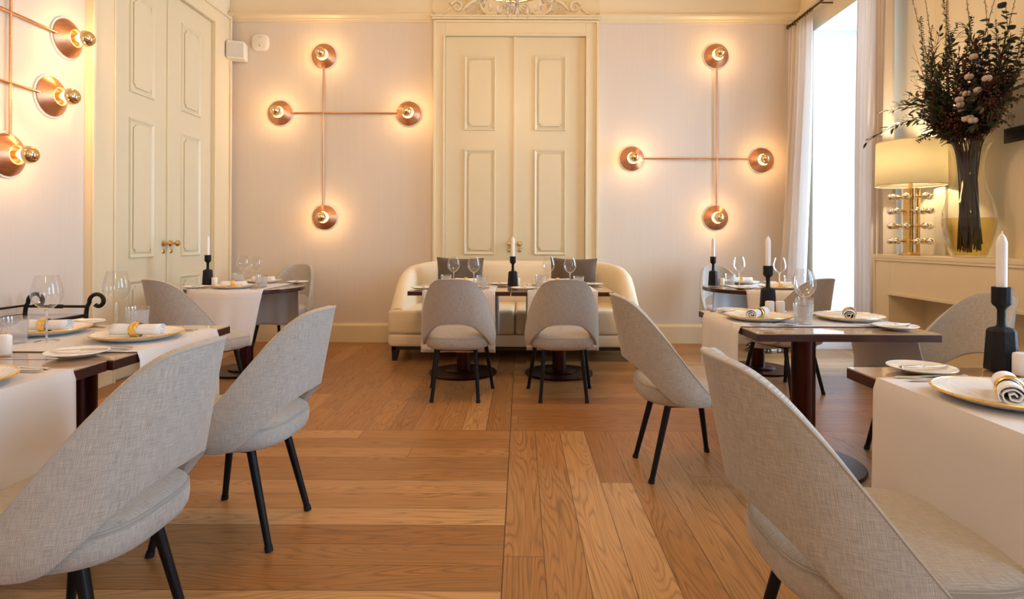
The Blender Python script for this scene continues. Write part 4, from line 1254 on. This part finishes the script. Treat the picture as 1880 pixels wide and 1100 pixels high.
TIPS = [('willow', 1672, -14, 2.93), ('willow', 1698, -10, 2.88), ('willow', 1742, -50, 2.97), ('willow', 1766, -60, 2.90), ('willow', 1804, -45, 3.02),
        ('willow', 1826, 0, 2.85), ('willow', 1868, -20, 2.95), ('willow', 1880, 90, 2.86), ('willow', 1856, 60, 3.0),
        ('spiral', 1730, -10, 2.95), ('spiral', 1784, 28, 2.90), ('spiral', 1690, 30, 2.98), ('spiral', 1882, 45, 2.9), ('spiral', 1682, 262, 2.78), ('spiral', 1766, 120, 2.75), ('spiral', 1792, 170, 2.72), ('spiral', 1900, 150, 2.86), ('spiral', 1745, 60, 2.8), ('spiral', 1686, 252, 2.86),
        ('coin', 1818, 30, 2.86), ('coin', 1846, 5, 2.93), ('coin', 1800, 110, 2.78), ('coin', 1860, 120, 2.80),
        ('red', 1676, 82, 2.94), ('red', 1690, 105, 2.88), ('red', 1678, 140, 2.9), ('red', 1800, 60, 2.82), ('red', 1845, 70, 2.86), ('red', 1720, 60, 2.9),
        ('leafy', 1592, 258, 2.52), ('leafy', 1622, 205, 2.60), ('leafy', 1655, 185, 2.72), ('leafy', 1690, 160, 2.76), ('leafy', 1700, 200, 2.7), ('leafy', 1880, 180, 2.76), ('leafy', 1865, 212, 2.72), ('leafy', 1840, 150, 2.74),
        ('leafy', 1745, 90, 2.82), ('leafy', 1900, 100, 2.9), ('leafy', 1720, 140, 2.74), ('leafy', 1815, 190, 2.70), ('leafy', 1785, 75, 2.88),
        ('berry', 1770, 125, 2.80), ('berry', 1725, 190, 2.76), ('berry', 1830, 185, 2.76), ('berry', 1705, 172, 2.84), ('berry', 1800, 140, 2.9), ('berry', 1750, 220, 2.76), ('berry', 1850, 120, 2.9),
        ('cotton', 1790, 108, 2.74), ('cotton', 1812, 150, 2.72), ('cotton', 1775, 185, 2.72), ('cotton', 1790, 225, 2.72),
        ('leafy', 1660, 225, 2.7), ('leafy', 1710, 235, 2.74), ('leafy', 1735, 190, 2.8), ('leafy', 1845, 225, 2.8), ('leafy', 1770, 150, 2.8), ('leafy', 1805, 120, 2.85), ('leafy', 1680, 130, 2.85), ('spiral', 1715, 110, 2.86), ('spiral', 1810, 90, 2.9), ('leafy', 1870, 150, 2.85), ('leafy', 1790, 235, 2.72), ('leafy', 1755, 245, 2.76),
        ('leafy', 1715, 95, 2.84), ('leafy', 1735, 120, 2.78), ('leafy', 1760, 95, 2.82), ('leafy', 1820, 80, 2.84), ('leafy', 1838, 110, 2.8), ('leafy', 1880, 120, 2.82), ('leafy', 1862, 85, 2.9), ('berry', 1742, 150, 2.82), ('berry', 1815, 165, 2.84), ('leafy', 1690, 215, 2.72), ('leafy', 1705, 170, 2.8),
        ('leafy', 1725, 60, 2.85), ('leafy', 1752, 70, 2.84), ('leafy', 1775, 45, 2.9), ('leafy', 1800, 55, 2.86), ('leafy', 1850, 55, 2.85), ('leafy', 1832, 60, 2.92), ('leafy', 1885, 70, 2.85),
        ('spiral', 1760, 40, 2.88), ('spiral', 1828, 35, 2.86), ('spiral', 1712, 45, 2.86), ('berry', 1790, 85, 2.84), ('berry', 1758, 105, 2.8), ('berry', 1835, 140, 2.78), ('leafy', 1648, 195, 2.62), ('leafy', 1672, 175, 2.7)]
ORD = ['leftmost'] + [w + ' from left' for w in 'second third fourth fifth sixth seventh eighth ninth tenth eleventh twelfth thirteenth fourteenth fifteenth sixteenth seventeenth eighteenth nineteenth twentieth twenty-first twenty-second twenty-third twenty-fourth twenty-fifth twenty-sixth twenty-seventh twenty-eighth twenty-ninth thirtieth thirty-first thirty-second thirty-third thirty-fourth thirty-fifth thirty-sixth thirty-seventh thirty-eighth thirty-ninth fortieth forty-first forty-second forty-third forty-fourth forty-fifth forty-sixth forty-seventh forty-eighth forty-ninth fiftieth'.split()]
for i, (k, px, py, X) in enumerate(TIPS):
    same = sorted(range(len(TIPS)), key=lambda q: TIPS[q][1]); same = [q for q in same if TIPS[q][0] == k]
    r_ = same.index(i); w_ = ORD[r_] if r_ < len(same) - 1 else 'rightmost'
    lb = {'willow': f'tall willow branch with pale buds, {w_} by its tip', 'spiral': f'grey-green eucalyptus branch of small dense leaves, {w_} by its tip',
          'coin': f'branch of big round dark leaves upper right, {w_} by its tip', 'red': f'thin bare red twig, {w_} by its tip',
          'leafy': f'branch of pointed green and russet leaves, {w_} by its tip', 'berry': f'dark red berry cluster branch, {w_} in the bouquet',
          'cotton': f'stem with fluffy pale cotton bolls, {w_} of its kind'}[k]
    if i == 29: lb = 'leafy branch reaching farthest left over the lampshade'
    branch(k, tipat(px, py, X=X), 100 + i, bow=.10 if (k == 'leafy' and px < 1680) else 0, label=lb)

# ---------------------------------------------------------------- wrought iron console on the left
t = thing('iron_console', 'black wrought iron glass-topped console with scrolled corners by the left wall', 'console table', (-3.0, 3.2, 0))
X1, X2, YE1, YE0, ZG = .195, -.20, .60, -.62, .665
def post(x, y, out):
    # scroll curls towards +y/outside
    p = [(x, y, 0), (x, y, .3), (x, y, ZG), (x, y + .004, ZG + .04), (x, y + .014, ZG + .075)]
    c = (y + .062, ZG + .068)
    for k in range(22):
        a = PI - (PI * 1.75) * k / 21; r = .050 - .024 * k / 21
        p.append((x + .0, c[0] + r * cos(a), c[1] + r * sin(a)))
    return MB().tube(p, [.0125] * 5 + [.0125 + .0015 * (k / 21) for k in range(22)], 8).build('post', 'iron', t)
def postx(x, y):
    p = [(x, y, 0), (x, y, .3), (x, y, ZG), (x + .006, y, ZG + .045), (x + .02, y, ZG + .07)]
    c = (x + .074, ZG + .078)
    for k in range(22):
        a = PI * .95 - (PI * 1.65) * k / 21; r = .054 - .028 * k / 21
        p.append((c[0] + r * cos(a), y, c[1] + r * sin(a)))
    return MB().tube(p, [.0125] * 5 + [.0125 + .0015 * (k / 21) for k in range(22)], 8).build('post', 'iron', t)
for x in (X1, X2):
    for y in (YE1, YE0): postx(x, y)
for x in (X1, X2):
    MB().box(x - .012, x + .012, YE0, YE1, ZG - .022, ZG - .002).build('top_rail', 'iron', t, smooth=0, bevel=.002)
    MB().box(x - .008, x + .008, YE0, YE1, .17, .186).build('stretcher', 'iron', t, smooth=0)
for y in (YE0, YE1):
    MB().box(X2, X1, y - .006, y + .006, ZG - .016, ZG - .004).build('top_rail', 'iron', t, smooth=0)
    MB().cyl((X2, y, ZG + .045), (X1, y, ZG + .045), .009, n=8).build('gallery_bar', 'iron', t)
    tw = MB()
    for k in range(7): tw.blob((X2 + .16 + .013 * k, y, ZG + .045), .009, .014, .014, 8, 6)
    tw.build('twisted_collar', 'iron', t)
MB().cyl((X2, YE0, ZG + .05), (X2, YE1, ZG + .05), .007, n=8).build('gallery_bar', 'iron', t)
MB().box(X2 + .012, X1 - .012, YE0 + .006, YE1 - .006, ZG - .012, ZG - .003).build('glass_top', 'table_glass', t, smooth=0)

# ---------------------------------------------------------------- cloth bundle on the floor
n, m_ = 28, 14; pts = []
for i in range(n):
    for j in range(m_ + 1):
        a, q = 2 * PI * i / n, PI * j / m_
        v = Vector((sin(q) * cos(a), sin(q) * sin(a), -cos(q)))
        k = 1 + .35 * mnoise.noise(v * 2.3 + Vector((3, 1, 2)))
        pts.append((v.x * .21 * k, v.y * .13 * k, max(0, .045 + v.z * .07 * k)))
o = MB().grid(pts, n, m_ + 1, True).build('cloth_bundle', 'patterned_cloth', None, smooth=50)
o.location = (2.58, 6.15, 0)
tag(o, 'crumpled black and white patterned cloth on the floor by the back wall', 'cloth')

# ---------------------------------------------------------------- chandelier
CX, CY, CZ = -.055, 3.5, 2.62
t = thing('chandelier', 'crystal chandelier whose lowest drops enter the top of the photo', 'chandelier', (CX, CY, CZ))
MB().lathe([(.001, -.0), (.02, .0), (.03, .03), (.012, .06), (.012, .2), (.045, .24), (.05, .30), (.014, .34), (.012, .6), (.03, .64), (.012, .7), (.012, 1.60), (.07, 1.66), (.075, ZC - CZ), (.001, ZC - CZ)], 20).build('stem', 'brass', t)
for r, z in ((.185, .02), (.34, .26)):
    MB().tube([(r * cos(2 * PI * i / 40), r * sin(2 * PI * i / 40), z) for i in range(41)], .006, 8).build('ring', 'brass', t)
for k in range(6):
    a = 2 * PI * k / 6 + .3
    arm = MB().tube([(.03 * cos(a), .03 * sin(a), .26), (.18 * cos(a), .18 * sin(a), .14), (.34 * cos(a), .34 * sin(a), .20), (.42 * cos(a), .42 * sin(a), .32)], .007, 8).build('arm', 'brass', t)
    MB().lathe([(.001, 0), (.03, .004), (.035, .014), (.012, .016), (.012, .09), (.001, .09)], 12, (.42 * cos(a), .42 * sin(a), .32)).build('candle_cup', 'brass', arm)
    MB().blob((.42 * cos(a), .42 * sin(a), .44), .016, .016, .034, 10, 8).build('candle_bulb', 'candle_bulb_glow', arm)
    MB().cyl((.03 * cos(a), .03 * sin(a), .03), (.185 * cos(a), .185 * sin(a), .02), .003, n=6).build('spoke', 'brass', t)
def drop(x, y, zt, ln, w):
    b = MB().lathe([(.0005, -ln), (w * .55, -ln * .86), (w, -ln * .66), (w * .5, -ln * .3), (w * .22, -ln * .06), (.0005, 0)], 6, (x, y, zt))
    b.tube([(x, y, zt), (x, y, zt + .016)], .0009, 4)
    return b.build('crystal_drop', 'crystal', t, smooth=0)
dr = random.Random(4)
for k in range(18):
    a = 2 * PI * k / 18; drop(.185 * cos(a), .185 * sin(a), .006, dr.choice((.07, .085, .10)), .0085)
for k in range(24):
    a = 2 * PI * k / 24; drop(.34 * cos(a), .34 * sin(a), .245, dr.choice((.08, .10)), .009)
for k in range(8):
    a = 2 * PI * k / 8; drop(.045 * cos(a) - .01, .045 * sin(a), -.012, .075 + .01 * (k % 3), .008)
ch = MB()
for i in range(22):
    a = dr.uniform(0, 6.28); z = dr.uniform(-.115, -.02); r = .034 * math.sqrt(max(.05, 1 - ((z + .06) / .06) ** 2))
    ch.blob((r * cos(a) - .01, r * sin(a), z), .0065, .0065, .0065, 6, 4)
ch.tube([(0, 0, 0), (0, 0, -.11)], .002, 5)
ch.build('crystal_cluster', 'crystal', t, smooth=0)
point('chandelier_light', (CX, CY, CZ + .62), CHANDELIER_POWER, WARM, .25)

# unseen copy of the chandelier, added behind the camera to raise the warm light
c2 = dup(t, (CX, -1.3, CZ), .2, 'added second crystal chandelier for warm fill, unseen behind the camera')
point('chandelier_light', (CX, -1.3, CZ + .62), 45, WARM, .25)  # warm fill from the added chandelier
# unseen floor lamp added by the left wall as warm fill on left-facing backs
t = thing('fill_floor_lamp', 'added brass floor lamp with cream drum shade for warm fill, unseen by the left wall', 'lamp', (-2.75, .35, 0))
MB().lathe([(.001, 0), (.15, 0), (.15, .012), (.02, .022), (.001, .022)], 32).build('base', 'brass', t)
MB().cyl((0, 0, .02), (0, 0, 1.5), .011).build('pole', 'brass', t)
sh = MB().lathe([(.21, 1.32), (.18, 1.60)], 40).build('lamp_shade', 'shade_cloth', t, smooth=80); solid(sh, .002)
MB().blob((0, 0, 1.45), .03, .03, .04, 12, 8).build('light_bulb', 'candle_bulb_glow', t)
point('fill_floor_lamp_light', (-2.75, .35, 1.47), 12, (1, .56, .25), .04)  # warm fill from the added floor lamp
